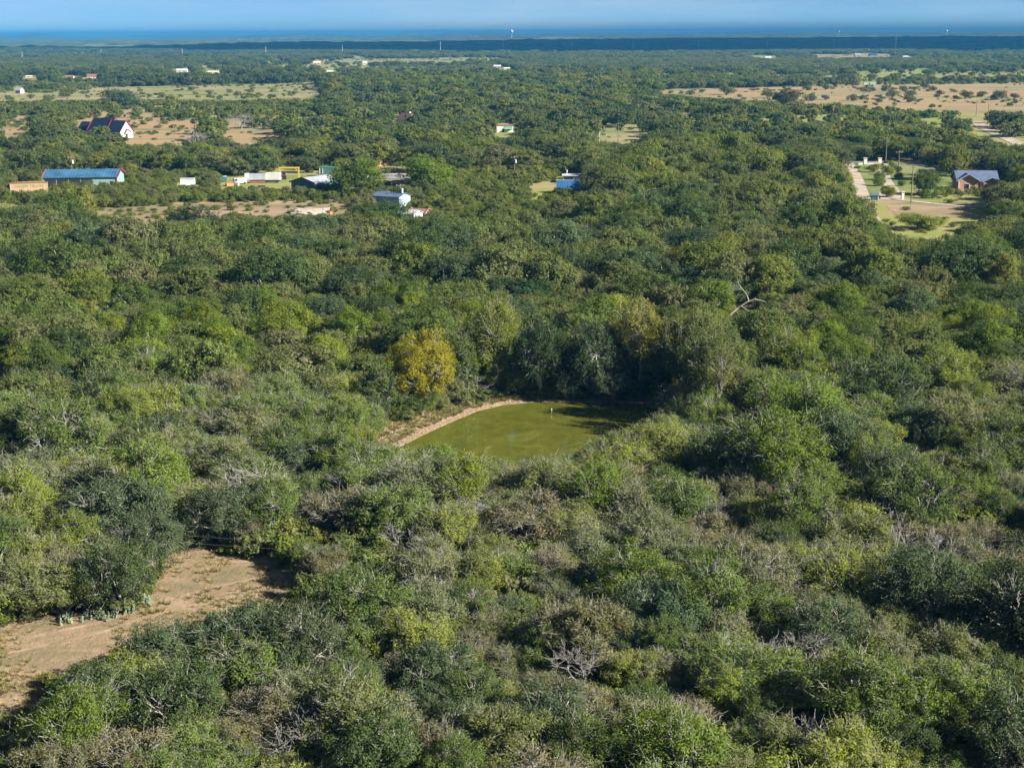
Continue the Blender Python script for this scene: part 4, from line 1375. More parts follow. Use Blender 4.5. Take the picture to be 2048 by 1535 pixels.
# dry tufts on the clearing
def tuft_mesh(i):
    rng = np.random.default_rng(40 + i)
    N = 46
    V = []
    for k in range(N):
        a = rng.uniform(0, 6.28)
        r = rng.uniform(0, 0.16)
        h = rng.uniform(0.08, 0.28)
        w = 0.012
        bx, by = math.cos(a) * r, math.sin(a) * r
        tx, ty = bx + math.cos(a) * h * 0.6, by + math.sin(a) * h * 0.6
        px_, py_ = -math.sin(a) * w, math.cos(a) * w
        V += [(bx - px_, by - py_, 0), (bx + px_, by + py_, 0), (tx + px_ * .3, ty + py_ * .3, h), (tx - px_ * .3, ty - py_ * .3, h)]
    return np_mesh(f'tuft{i}', V, np.arange(N * 4).reshape(-1, 4), [M['tuft']], tint=rng.random(N))
M['tuft'] = leaf_mat('dry_grass_blades', [(0.24, 0.19, 0.10), (0.19, 0.17, 0.08), (0.14, 0.15, 0.06), (0.26, 0.20, 0.12)], 0.2)
col = bpy.data.collections.new('source_tufts')
for i in range(3):
    o = bpy.data.objects.new(f'tuft_{i}', tuft_mesh(i))
    col.objects.link(o)
tf = []
for _ in range(9000):
    u, v = rnd.uniform(-40, 900), rnd.uniform(1095, 1430)
    p = P(u, v)
    n1 = noise.noise(Vector((p.x / 5, p.y / 9, 2)))
    if rnd.random() < 0.16 + n1:
        tf.append((p.x, p.y, rnd.uniform(0.6, 1.7), rnd.uniform(.6, 1.2), rnd.uniform(0, 6.28)))
for _ in range(2600):      # along the pond bank
    k = rnd.randrange(0, 12)
    a, b_ = pond[k], pond[k + 1]
    t = rnd.random()
    x, y = a[0] + (b_[0] - a[0]) * t, a[1] + (b_[1] - a[1]) * t
    x, y = x + rnd.uniform(-5, 1), y + rnd.uniform(0, 5)
    if not inside(pond, x, y) and seg_dist(x, y, pond) > 1.2:
        tf.append((x, y, rnd.uniform(0.8, 2.2), rnd.uniform(.6, 1.3), rnd.uniform(0, 6.28)))
instance_mass('dry_grass', tf, col, 'dry grass tufts on the clearing and pond bank', 3)

# clods along the waterline
col = bpy.data.collections.new('source_clods')
for i in range(3):
    bm = bmesh.new()
    bmesh.ops.create_icosphere(bm, subdivisions=1, radius=0.22)
    for v_ in bm.verts:
        v_.co *= 1 + 0.45 * noise.noise(v_.co * 6 + Vector((i * 5, 0, 0)))
        v_.co.z *= 0.6
    me = bpy.data.meshes.new(f'clod{i}')
    bm.to_mesh(me); bm.free()
    me.materials.append(M['stone'])
    o = bpy.data.objects.new(f'clod_{i}', me)
    col.objects.link(o)
cl = []
for _ in range(2600):
    k = rnd.randrange(0, 11)
    a, b_ = pond[k], pond[k + 1]
    t = rnd.random()
    x, y = a[0] + (b_[0] - a[0]) * t + rnd.uniform(-4.5, 0.8), a[1] + (b_[1] - a[1]) * t + rnd.uniform(0, 3.5)
    if not inside(pond, x, y):
        cl.append((x, y, rnd.uniform(0.25, 1.0), 1, rnd.uniform(0, 6.28)))
instance_mass('pebbles', cl, col, 'reddish clods along the pond bank', 3)

# ------------------------------------------------------------------ distant land (3.6 km to 25 km)
def far_land():
    rows, cols = 170, 330
    V = np.zeros((rows * cols, 3))
    op = np.zeros(rows * cols)
    for j in range(rows):
        t = j / (rows - 1)
        y = 5400 * (25500 / 5400) ** t
        for i in range(cols):
            x = (i / (cols - 1) - 0.5) * 2 * (y * 0.40 + 60)
            n1 = noise.fractal(Vector((x / 900, y / 2600, 4.0)), 1.0, 2.0, 4)
            hgt = 10 + 9 * noise.noise(Vector((x / 60, y / 110, 0))) + 12 * max(0, noise.noise(Vector((x / 700, y / 700, 8))))
            o_ = max(0.0, min(0.8, (n1 - 0.30) * 6)) if y > 9500 else 0.0
            z = hgt * (1 - 0.75 * o_)
            # low ridges towards the horizon
            if y > 11000:
                rr = (y - 11000) / 15000
                u = x / y * F_PX + 1024
                ridge = 0.45 + 0.75 * noise.fractal(Vector((u / 150, 7.7, y / 5000)), 1.0, 2.0, 5)
                z += 30 * min(1, rr * 1.2) * ridge
                for c0, w0, a0 in ((825, 26, 16), (905, 24, 14), (965, 36, 17), (95, 36, 14), (20, 30, 8), (640, 70, 13), (1180, 120, 6), (1560, 130, 13), (1950, 120, 8)):
                    z += 2.6 * a0 * min(1, rr * 1.3) * math.exp(-((u - c0) / w0) ** 2)
            if j == rows - 1:
                z = min(z, 72)
            V[j * cols + i] = (x, y, min(z, 88))
            op[j * cols + i] = o_
    F = [(j * cols + i, j * cols + i + 1, (j + 1) * cols + i + 1, (j + 1) * cols + i) for j in range(rows - 1) for i in range(cols - 1)]
    me = np_mesh('distant_woods', V, F, [M['far_land']])
    a = me.attributes.new('open', 'FLOAT', 'POINT')
    a.data.foreach_set('value', op.astype(np.float32))
    o = bpy.data.objects.new('distant_hills', me)
    COL.objects.link(o)
    tag(o, 'low wooded hills and fields out to the blue horizon', kind='structure')
far_land()

# ------------------------------------------------------------------ the cloud whose shadow lies on the far woods
def cloud():
    Z = 1500.0
    off = Vector((sun_dir.x, sun_dir.y, 0)) * (Z / sun_dir.z)
    outline = [(-1750, 4900), (-900, 4300), (-300, 3950), (300, 3550), (900, 3600), (1600, 3450), (3500, 3500), (6500, 3600), (9000, 5500), (8500, 9500), (3000, 9800), (900, 9200), (100, 8200), (-500, 6600), (-1000, 5600)]
    w = smooth_poly(outline, 260, 330, 3)
    bm = bmesh.new()
    vs_ = [bm.verts.new((x + off.x, y + off.y, Z)) for x, y in w]
    es = [bm.edges.new((vs_[i], vs_[(i + 1) % len(vs_)])) for i in range(len(vs_))]
    bmesh.ops.triangle_fill(bm, use_beauty=True, use_dissolve=False, edges=es)
    r = bmesh.ops.extrude_face_region(bm, geom=bm.faces[:])
    cx = sum(v_.co.x for v_ in vs_) / len(vs_)
    cy_ = sum(v_.co.y for v_ in vs_) / len(vs_)
    for g_ in r['geom']:
        if isinstance(g_, bmesh.types.BMVert):
            g_.co.z += 180 + 120 * noise.noise(g_.co / 400)
            g_.co.x = cx + (g_.co.x - cx) * 0.96
            g_.co.y = cy_ + (g_.co.y - cy_) * 0.96
    bmesh.ops.recalc_face_normals(bm, faces=bm.faces[:])
    me = bpy.data.meshes.new('cloud')
    bm.to_mesh(me); bm.free()
    me.materials.append(M['cloud'])
    o = bpy.data.objects.new('sky_cloud', me)
    COL.objects.link(o)
    tag(o, 'broad white cloud above the far woods', kind='structure')
cloud()

# ------------------------------------------------------------------ buildings
def block(parent, c, L, W, h, rh, wall, roof, over=0.4, trim=None, axis='x', rot=0.0):
    """gabled block: walls (one closed mesh with gable ends), two roof slopes with thickness, barge boards"""
    co, si = math.cos(rot), math.sin(rot)
    def T(x, y, z):
        if axis == 'y':
            x, y = -y, x
        return (c[0] + x * co - y * si, c[1] + x * si + y * co, c[2] + z)
    x, y = L / 2, W / 2
    v = [T(-x, -y, 0), T(x, -y, 0), T(x, y, 0), T(-x, y, 0), T(-x, -y, h), T(x, -y, h), T(x, y, h), T(-x, y, h), T(-x, 0, h + rh), T(x, 0, h + rh)]
    f = [(0, 1, 5, 4), (2, 3, 7, 6), (1, 2, 6, 9, 5), (3, 0, 4, 8, 7), (4, 5, 9, 8), (6, 7, 8, 9), (3, 2, 1, 0)]
    MB().add(v, f).build('wall', wall, parent)
    t = 0.12
    sl_ = rh / y
    for sg in (-1, 1):
        ye, ze = sg * (y + over), h - over * sl_ + 0.03
        a = [T(-x - over, ye, ze), T(x + over, ye, ze), T(x + over, 0, h + rh + 0.03), T(-x - over, 0, h + rh + 0.03)]
        b_ = [(p[0], p[1], p[2] + t) for p in a]
        MB().add(a + b_, [(0, 1, 2, 3), (7, 6, 5, 4), (0, 4, 5, 1), (1, 5, 6, 2), (2, 6, 7, 3), (3, 7, 4, 0)]).build('roof', roof, parent)
    if trim:
        for sx in (-1, 1):
            for sg in (-1, 1):
                xx = sx * (x + over + 0.05)
                p0 = T(xx, sg * (y + over), h - over * sl_ + 0.05)
                p1 = T(xx, 0, h + rh + 0.07)
                mb = MB()
                q0, q1 = Vector(p0), Vector(p1)
                d_ = Vector(T(xx + 0.1, 0, 0)) - Vector(T(xx, 0, 0))
                pts = [q0, q1, q1 + Vector((0, 0, 0.38)), q0 + Vector((0, 0, 0.38))]
                pts += [p + d_ for p in pts]
                mb.add(pts, [(0, 1, 2, 3), (7, 6, 5, 4), (0, 4, 5, 1), (1, 5, 6, 2), (2, 6, 7, 3), (3, 7, 4, 0)])
                mb.build('barge_board', trim, parent)
    return T

def opening(parent, T, x, y, z, w, h, nx, ny, kind='window', frame='white', m_='glass'):
    """a framed opening on the wall face whose local outward normal is (nx, ny)"""
    c = Vector(T(x, y, z))
    n = (Vector(T(nx, ny, 0)) - Vector(T(0, 0, 0))).normalized()
    rz = math.atan2(n.y, n.x) + math.pi / 2
    f = MB().box(c + n * 0.03, (w + 0.24, 0.08, h + 0.24), rz).build('door' if kind == 'door' else 'window', frame, parent)
    MB().box(c + n * 0.06, (w, 0.08, h), rz).build('panel' if kind == 'door' else 'pane', m_, f)
    return f

# long shed with the blue roof
b0 = P(165, 374)
S = ppm(b0)
shed = empty('metal_shed', (b0.x, b0.y, 0), R_(4), 'long pale teal metal shed with blue roof and red corner trim at the left', 'shed')
L_ = 143 / S; W_ = 13.0
T = block(shed, (0, 3.5, 0), L_, W_, 3.6, 2.0, 'teal_wall', 'blue_roof', 0.5, 'red')
box_part('corner_trim', 'red', shed, (L_ / 2 + 0.06, 3.5 - W_ / 2 - 0.06, 1.8), (0.3, 0.3, 3.6))
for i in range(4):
    box_part('bay_shade_panel', 'dark', shed, (-L_ / 2 + 2.4 + i * 4.0, 3.5 - W_ / 2 - 0.04, 1.5), (3.6, 0.1, 2.9))  # solid near-black slab painting the shade inside a bay
for i in range(23):
    xx = -L_ / 2 + (i + .5) * L_ / 23
    mb = MB()
    y0_, z0_ = 3.5 - W_ / 2 - .5, 3.6 - .5 * 2.0 / (W_ / 2) + .17
    mb.add([(xx - .05, y0_, z0_), (xx + .05, y0_, z0_), (xx + .05, 3.5, 5.77), (xx - .05, 3.5, 5.77), (xx - .05, y0_, z0_ + .1), (xx + .05, y0_, z0_ + .1), (xx + .05, 3.5, 5.87), (xx - .05, 3.5, 5.87)], [(0, 3, 2, 1), (4, 5, 6, 7), (0, 1, 5, 4), (1, 2, 6, 5), (2, 3, 7, 6), (3, 0, 4, 7)])
    mb.build('roof_seam', 'blue_roof', shed)
opening(shed, T, L_ / 2, -2.0, 2.4, 0.6, 0.6, 1, 0)
opening(shed, T, L_ / 2 - 1.6, -W_ / 2, 1.05, 1.0, 2.1, 0, -1, 'door', 'dark_teal', 'dark')

# cream container with faded lettering
b0 = P(59, 387)
S = ppm(b0)
cont = empty('container', (b0.x, b0.y, 0), R_(14), 'cream painted freight container with faded dark lettering and rusty top at the far left', 'container')
box_part('body', 'cream', cont, (0, 1.4, 1.75), (11.4, 2.6, 3.1))
box_part('roof', 'rust', cont, (0, 1.4, 3.36), (11.6, 2.8, 0.14))
for i in range(34):
    box_part('rib', 'cream', cont, (-5.4 + i * 0.327, 0.07, 1.75), (0.16, 0.07, 2.9))
for sx in (-5.75, 5.75):
    box_part('corner_post', 'cream', cont, (sx, 0.1, 1.75), (0.2, 0.22, 3.2))
for zz in (0.12,):
    box_part('bottom_rail', 'rust', cont, (0, 0.1, zz), (11.5, 0.2, 0.22))
def text_part(s_, size, loc, rot, m_, parent, name='lettering'):
    cu = bpy.data.curves.new(name, 'FONT')
    cu.body = s_
    cu.size = size
    cu.extrude = 0.01
    cu.materials.append(M[m_])
    t_ = bpy.data.objects.new(name, cu)
    me = bpy.data.meshes.new_from_object(t_)
    bpy.data.objects.remove(t_)
    o = bpy.data.objects.new(name, me)
    COL.objects.link(o)
    o.parent = parent
    o.location = loc
    o.rotation_euler = rot
    return o
text_part('TAEGEN  TRUCKS', 1.15, (-4.7, 0.02, 2.0), (R_(90), 0, 0), 'lettering', cont)
text_part('INC.', 0.9, (-3.2, 0.02, 0.95), (R_(90), 0, 0), 'lettering', cont)

# white gabled house with black roof and red trim
b0 = P(243, 277)
S = ppm(b0)
ch = empty('white_house', (b0.x, b0.y, 0), R_(-32), 'white gabled house with steep black roof and red trim among oaks', 'house')
block(ch, (-5.2, 4, 0), 9.5, 8.4, 3.4, 5.0, 'white', 'black_roof', 0.4, 'red')
T = lambda x, y, z: (-5.2 + x, 4 + y, z)
opening(ch, T, 4.75, 0, 1.3, 1.3, 2.4, 1, 0, 'door', 'white', 'dark')
block(ch, (-0.4 + 0.45, 4, 2.2), 1.0, 3.2, 0.5, 1.7, 'white', 'black_roof', 0.25, 'red')
block(ch, (-16.5, 5.0, 0), 15, 9.5, 3.6, 5.6, 'white', 'black_roof', 0.4, 'red')
block(ch, (-29, 6.5, 0), 11, 7.5, 3.2, 3.8, 'white', 'black_roof', 0.4)

# brick house with slate blue roof
b0 = P(1955, 381)
S = ppm(b0)
hs = empty('brick_house', (b0.x, b0.y, 0), R_(-6), 'orange brick house with slate blue gabled roof and white columns at right', 'house')
wL = 78 / S
block(hs, (0, 5, 0), wL, 8.5, 3.3, 2.5, 'orange_brick', 'slate_roof', 0.5)
Tg = block(hs, (-wL / 2 + 2.9, 1.2, 0), 5.4, 6.4, 3.3, 1.9, 'orange_brick', 'slate_roof', 0.6, 'pale_blue_wall', axis='y')
Tr = block(hs, (wL / 2 - 2.3, 1.0, 0), 4.6, 5.0, 3.0, 1.2, 'orange_brick', 'grey_roof', 0.6, 'pale_blue_wall', axis='y')
Tw = lambda x, y, z: (x, y, z)
opening(hs, Tw, -wL / 2 + 2.6, -1.50, 1.5, 1.2, 1.5, 0, -1)
opening(hs, Tw, wL / 2 - 2.2, -1.30, 1.4, 2.0, 1.1, 0, -1)
for xx in (-wL / 2 + 0.0, wL / 2 + 0.1):
    box_part('column', 'white', hs, (xx, -1.6, 1.45), (0.32, 0.32, 2.9))
box_part('porch_shade_panel', 'dark', hs, (0.1, 0.7, 1.2), (2.4, 0.1, 2.3))  # flat dark sheet on the wall, painted shade of a recess
box_part('post', 'tan_wall', hs, (1.0, -0.6, 1.3), (0.9, 0.5, 2.6))

# tan house among the oaks, beyond the scrapyard
b0 = P(803, 251)
th = empty('tan_house', (b0.x, b0.y, 0), R_(-50), 'pale tan gabled house half hidden among oaks', 'house')
T = block(th, (0, 4, 0), 9, 8, 3.2, 3.4, 'tan_wall', 'brown_roof', 0.4)
opening(th, T, 4.5, 0, 1.4, 1.1, 1.3, 1, 0)
box_part('chimney', 'tan_wall', th, (1, 5.2, 6.2), (0.9, 0.9, 2.4))

# white and green building
b0 = P(1010, 265)
S = ppm(b0)
gb = empty('roadside_building', (b0.x, b0.y, 0), R_(3), 'small white building with green panel and red edge in an oak gap', 'building')
w_ = 33 / S
box_part('wall', 'white', gb, (0, 3, 1.7), (w_, 6, 3.4))
box_part('roof', 'red_rust', gb, (0, 3, 3.5), (w_ + .5, 6.4, 0.2))
box_part('panel', 'green_panel', gb, (w_ * 0.2, -0.06, 2.3), (w_ * 0.5, 0.12, 1.6))
box_part('awning', 'white_metal', gb, (w_ * 0.2, -0.7, 1.9), (w_ * 0.5, 1.3, 0.1))
box_part('door', 'dark', gb, (-w_ * 0.1, -0.05, 1.0), (1.0, 0.1, 2.0))

# bright blue roof building and the flat roof behind it
b0 = P(1137, 389)
S = ppm(b0)
bb = empty('blue_roofed_shed', (b0.x, b0.y, 0), R_(-4), 'shed with bright blue roof and white ridge edge among scrub', 'shed')
w_ = 46 / S
block(bb, (0, 5, 0), w_, 9, 1.2, 2.7, 'pale_blue_wall', 'bright_blue', 0.3)
box_part('ridge_cap', 'white_metal', bb, (0, 5, 4.06), (w_ + .6, 0.5, 0.12))
b0 = P(1148, 366)
fb = empty('flat_roofed_shed', (b0.x, b0.y, 0), R_(-3), 'low flat-roofed white shed behind the bright blue roof', 'shed')
box_part('wall', 'white', fb, (0, 3, 1.2), (7.5, 6, 2.4))
box_part('roof', 'white_metal', fb, (0, 3, 2.5), (8.4, 6.8, 0.2))
box_part('door', 'dark', fb, (-1.8, -0.05, 1.0), (3.0, 0.1, 2.0))

# pale blue shed and the white shed in front of it
b0 = P(790, 422)
ps = empty('pale_blue_shed', (b0.x, b0.y, 0), R_(-28), 'pale blue shed with grey roof behind the round green oak', 'shed')
T = block(ps, (-3.2, 3.4, 0), 9.0, 6.2, 4.0, 0.9, 'pale_blue_wall', 'slate_roof', 0.3)
opening(ps, T, 4.5, -1.2, 1.0, 0.9, 2.0, 1, 0, 'door', 'white', 'tan_wall')
b0 = P(812, 450)
ws = empty('white_shed', (b0.x, b0.y, 0), R_(-30), 'small bright white shed with pale grey roof in the woods', 'shed')
T = block(ws, (0, 2.2, 0), 5.0, 4.4, 3.0, 0.8, 'white', 'white_metal', 0.3)
opening(ws, T, 2.5, 0.3, 1.4, 0.7, 0.8, 1, 0)
b0 = P(834, 441)
bs = empty('brown_roofed_shed', (b0.x, b0.y, 0), R_(-24), 'small shed with brown roof and white end wall', 'shed')
T = block(bs, (0, 2, 0), 4.6, 3.6, 2.3, 0.7, 'white', 'brown_roof', 0.4, 'red_rust')
opening(bs, T, 2.3, 0, 1.3, 0.6, 0.7, 1, 0)
b0 = P(822, 436)
o = MB()
nn = 8
vv = []
for j in range(nn + 1):
    for i in range(nn + 1):
        vv.append(((i / nn - .5) * 3.4, (j / nn - .5) * 3.0, 2.5 - 1.2 * abs(i / nn - .5) + 0.15 * noise.noise(Vector((i * .7, j * .7, 1)))))
o.add(vv, [(j * (nn + 1) + i, j * (nn + 1) + i + 1, (j + 1) * (nn + 1) + i + 1, (j + 1) * (nn + 1) + i) for j in range(nn) for i in range(nn)])
tp = empty('tarp_shelter', (b0.x, b0.y, 0), R_(-20), 'blue tarpaulin shelter between the white shed and the brown roof', 'shelter')
o.build('tarpaulin', 'blue_tarp', tp)
for sx in (-1.6, 1.6):
    for sy in (-1.4, 1.4):
        MB().tube((sx, sy, 0), (sx, sy, 1.95), .05, .05).build('post', 'steel', tp)

# grey roof workshop with red fascia
b0 = P(600, 386)
S = ppm(b0)
wk = empty('workshop', (b0.x, b0.y, 0), R_(-30), 'workshop with weathered grey roof, red fascia and dark green wall in the scrapyard', 'workshop')
T = block(wk, (2.5, 5, 0), 13.0, 9.5, 3.6, 1.4, 'dark_teal', 'grey_roof', 0.5, 'red', axis='y')
opening(wk, T, 0.0, -4.75, 1.4, 3.0, 2.7, 0, -1, 'door', 'dark_teal', 'dark')
opening(wk, T, -6.5, 0.0, 1.6, 2.6, 2.6, -1, 0, 'door', 'dark_teal', 'dark')

def pickup(u, v, rz, body, label, s_=1.0):
    b0 = P(u, v)
    t = empty('pickup_truck', (b0.x, b0.y, 0), rz, label, 'pickup')
    mb = MB()
    prof = [(-2.6, .55), (2.6, .55), (2.6, 1.0), (1.5, 1.12), (0.9, 1.75), (-0.5, 1.8), (-0.75, 1.12), (-2.6, 1.12)]
    n = len(prof)
    mb.add([(x, -.92, z) for x, z in prof] + [(x, .92, z) for x, z in prof], [tuple(range(n)), tuple(range(2 * n - 1, n - 1, -1))] + [(i, i + n, (i + 1) % n + n, (i + 1) % n) for i in range(n)])
    mb.build('body', body, t)
    box_part('bed', 'dark', t, (-1.7, 0, 1.13), (1.6, 1.5, 0.06))
    for sy in (-.935, .935):
        MB().add([(-0.45, sy, 1.15), (1.25, sy, 1.15), (0.85, sy, 1.68), (-0.4, sy, 1.7)], [(0, 1, 2, 3)]).build('window', 'glass', t)
    MB().add([(1.49, -.8, 1.15), (1.49, .8, 1.15), (0.95, .75, 1.72), (0.95, -.75, 1.72)], [(0, 1, 2, 3)]).build('windscreen', 'glass', t)
    for sx in (-1.65, 1.7):
        for sy in (-.9, .9):
            MB().tube((sx, sy - .12, .38), (sx, sy + .12, .38), .38, .38, 12).build('wheel', 'tyre', t)
    return t
pickup(574, 387, R_(172), 'white', 'white pickup truck parked in front of the grey-roofed workshop')
pickup(604, 391, R_(160), 'steel', 'silver pickup truck half hidden by scrub beside the white one')
pickup(375, 380, R_(20), 'white', 'white pickup truck parked below a white box roof left of the scrap')

def trailer(name, cat, u, v, rz, L, h, body, roof, label, W=2.6, z0=0.9):
    b0 = P(u, v)
    t = empty(name, (b0.x, b0.y, 0), rz, label, cat)
    box_part('body', body, t, (0, 0, z0 + h / 2), (L, W, h))
    box_part('roof', roof, t, (0, 0, z0 + h + .08), (L + .15, W + .15, .16))
    box_part('chassis', 'dark', t, (0, 0, z0 - .15), (L * .96, 1.2, .28))
    for sx in (-L * .32, -L * .2, L * .38):
        for sy in (-W / 2 + .15, W / 2 - .15):
            MB().tube((sx, sy - .13, .45), (sx, sy + .13, .45), .45, .45, 12).build('wheel', 'tyre', t)
    return t
t = trailer('livestock_trailer', 'trailer', 658, 352, R_(-4), 6.6, 2.2, 'dark_teal', 'green_tarp', 'truck trailer with dark sides and green tarpaulin top behind the workshop')
for i in range(2):
    box_part('frame', 'white', t, (-3.1 + i * 1.1, -1.36, 1.9), (0.2, 0.12, 2.2))
box_part('rail', 'red_rust', t, (0, -1.36, 0.85), (6.8, 0.14, 0.2))
trailer('box_trailer', 'trailer', 376, 374, R_(3), 4.6, 1.9, 'white', 'white_metal', 'white box trailer parked left of the scrapyard')
trailer('flatbed_trailer', 'trailer', 790, 358, R_(-3), 9.5, 0.7, 'concrete', 'white_metal', 'long flat white trailer parked right of the big green tree')
trailer('low_trailer', 'trailer', 795, 366, R_(-3), 8.5, 0.9, 'concrete', 'grey_roof', 'second long grey trailer in front of the flat white one')
trailer('camper', 'camper', 798, 377, R_(-6), 4.2, 1.6, 'tan_wall', 'red_rust', 'small camper with dusty red roof beside the pole', 2.2)
trailer('travel_trailer', 'camper', 493, 345, R_(6), 5.8, 1.9, 'white_metal', 'white', 'pale travel trailer half hidden by bushes behind the scrap')

# yellow gantry
b0 = P(579, 358)
S = ppm(b0)
gw = 38 / S
gh = 21 / S
gt = empty('gantry_frame', (b0.x, b0.y, 0), R_(2), 'yellow steel gantry frame standing over the scrapyard', 'gantry')
for sx in (-1, 1):
    box_part('leg', 'yellow', gt, (sx * gw / 2, 0, gh / 2), (0.45, 0.45, gh))
    MB().tube((sx * gw / 2, 0, gh * .62), (sx * gw * .32, 0, gh - .2), .18, .18, 6).build('brace', 'yellow', gt)
box_part('beam', 'yellow', gt, (0, 0, gh + .22), (gw + .6, 0.5, 0.5))

# scrap: separate pieces
def scrap(u, v, name, cat, parts_, rz, label):
    b0 = P(u, v)
    e = empty(name, (b0.x, b0.y, 0), rz, label, cat)
    for nm, m_, c_, d_, r_ in parts_:
        box_part(nm, m_, e, c_, d_, r_)
    return e
scrap(462, 372, 'scrap_heap', 'scrap', [('panel', 'orange', (0, 0, .5), (3.4, 1.6, 1.0), .3), ('sheet', 'white_metal', (1.6, -.4, .6), (2.2, 1.0, .8), -.5), ('beam', 'rust', (.2, 1.0, 1.2), (3.0, .4, .3), .2)], .2, 'heap of orange and white scrap at the left of the yard')
scrap(480, 368, 'wrecked_van', 'van', [('body', 'white_metal', (0, 0, 1.2), (4.4, 1.9, 1.7), 0), ('cab', 'glass', (-1.6, 0, 1.5), (1.0, 1.94, .7), 0), ('wheel', 'tyre', (-1.4, -.9, .35), (.7, .25, .7), 0), ('wheel', 'tyre', (1.4, -.9, .35), (.7, .25, .7), 0)], .5, 'white wrecked van among the scrap')
scrap(512, 366, 'tilted_dump_body', 'dump body', [('body', 'grey_roof', (0, 0, 2.2), (6.2, 2.4, 2.0), 0), ('rail', 'steel', (-3.0, 0, 2.6), (1.4, 2.5, 1.6), 0), ('base', 'rust', (.5, 0, .6), (5.0, 1.8, 1.0), 0)], .12, 'big weathered grey steel dump body in the scrapyard')
scrap(547, 365, 'white_truck', 'truck', [('box', 'white', (0, 0, 2.2), (5.0, 2.4, 2.4), 0), ('cab', 'white', (-3.3, 0, 1.6), (1.5, 2.2, 1.8), 0), ('chassis', 'dark', (-.6, 0, .75), (6.0, 1.4, .5), 0), ('wheel', 'tyre', (-3, -1.1, .45), (.9, .3, .9), 0), ('wheel', 'tyre', (1.5, -1.1, .45), (.9, .3, .9), 0)], -.05, 'white box truck beside the workshop roof')
scrap(565, 359, 'red_tractor', 'tractor', [('body', 'red', (0, 0, 1.3), (2.4, 1.2, 1.0), 0), ('cab', 'glass', (.6, 0, 2.2), (1.1, 1.2, .9), 0), ('wheel', 'tyre', (.8, -.8, .8), (1.4, .35, 1.4), 0), ('wheel', 'tyre', (-1, -.7, .45), (.8, .25, .8), 0)], 0, 'red tractor under the yellow gantry')
scrap(449, 364, 'dark_tank', 'tank', [('body', 'dark_teal', (0, 0, 1.1), (2.0, 1.5, 1.6), 0), ('cap', 'white', (.2, 0, 2.0), (.9, .9, .25), 0)], 0, 'dark tank with a white cap at the scrapyard left')
scrap(523, 381, 'car_wreck', 'car', [('body', 'rust', (0, 0, .7), (4.0, 1.7, .8), 0), ('cab', 'dark', (.1, 0, 1.3), (2.0, 1.5, .6), 0)], .6, 'rusty car wreck in front of the grey dump body')
scrap(665, 371, 'stacked_panels', 'panels', [('panel', 'white_metal', (0, 0, 1.2), (2.6, .3, 2.2), .3), ('panel', 'tan_wall', (.7, .5, 1.0), (2.2, .3, 1.9), .9), ('panel', 'concrete', (-.4, -.6, .5), (2.4, .6, .9), .1)], .3, 'leaning white and tan panels right of the workshop')
scrap(720, 376, 'lumber_pile', 'lumber pile', [('beam', 'tan_wall', (0, 0, .6), (2.6, .8, .5), .1), ('beam', 'concrete', (-.3, .2, 1.1), (2.2, .5, .4), -.3), ('beam', 'rust', (.6, .5, .5), (2.0, .5, .9), .7)], .2, 'pinkish lumber pile at the foot of the tall pole')
scrap(752, 381, 'trailer_frame', 'trailer', [('frame', 'tan_wall', (0, 0, .9), (3.6, 1.6, .3), 0), ('load', 'orange', (1.2, 0, 1.3), (1.0, 1.0, .7), 0), ('wheel', 'tyre', (0, -.8, .4), (.8, .25, .8), 0)], 0, 'small flat trailer with an orange load')
scrap(768, 392, 'red_truck_wreck', 'truck', [('body', 'red_rust', (0, 0, .9), (3.2, 1.8, 1.2), 0), ('cab', 'dark', (-.2, .3, 1.9), (2.6, 1.7, .9), 0)], -.5, 'dusty red truck wreck behind the pale blue shed')
b0 = P(756, 331)
mb = MB().lathe((0, 0, 0), [(4.2, 0), (3.2, .8), (1.6, 1.7), (.4, 2.2)], 14)
o = mb.build('sand_heap', 'orange', None)
o.location = (b0.x, b0.y, 0)
tag(o, 'orange sand heap between the two big green trees', 'sand heap')
def rubble(u, v, s_, label, m_='concrete'):
    b0 = P(u, v)
    bm = bmesh.new()
    bmesh.ops.create_icosphere(bm, subdivisions=4, radius=1)
    for v_ in bm.verts:
        n1 = noise.fractal(v_.co * 1.9 + Vector((u, 0, 0)), 1, 2, 4)
        v_.co *= 1 + 0.30 * n1
        v_.co.x *= s_ * 1.6
        v_.co.y *= s_ * 1.2
        v_.co.z = max(-.1, v_.co.z) * s_ * .55
    me = bpy.data.meshes.new('rubble_pile')
    bm.to_mesh(me); bm.free()
    me.materials.append(M[m_])
    o = bpy.data.objects.new('rubble_pile', me)
    COL.objects.link(o)
    o.location = (b0.x, b0.y, 0)
    tag(o, label, 'rubble pile')
rubble(617, 427, 3.2, 'large pinkish concrete rubble pile on the bare yard earth')
rubble(645, 424, 2.0, 'smaller rubble pile right of the large one')
rubble(560, 440, 1.8, 'low pale rubble pile left of the blue barrel')
rubble(628, 440, 2.0, 'low tan rubble pile at the edge of the woods', 'tan_wall')
b0 = P(589, 443)
o = MB().lathe((0, 0, 0), [(.34, 0), (.36, .05), (.33, .1), (.36, .45), (.33, .5), (.36, .9), (.3, 1.0)], 14).build('barrel', 'bright_blue')
o.location = (b0.x, b0.y, 0); o.scale = (1.7, 1.7, 1.7)
tag(o, 'blue plastic barrel by the rubble', 'barrel')
scrap(670, 422, 'orange_cart', 'cart', [('body', 'orange', (0, 0, .6), (1.7, .9, .6), 0), ('wheel', 'tyre', (0, -.45, .3), (.6, .15, .6), 0)], 0, 'small orange cart on the bare earth')
scrap(662, 431, 'orange_drum', 'drum', [('body', 'orange', (0, 0, .6), (.9, .9, 1.2), 0), ('lid', 'rust', (0, 0, 1.25), (1.0, 1.0, .1), 0)], .4, 'orange drum in front of the orange cart')

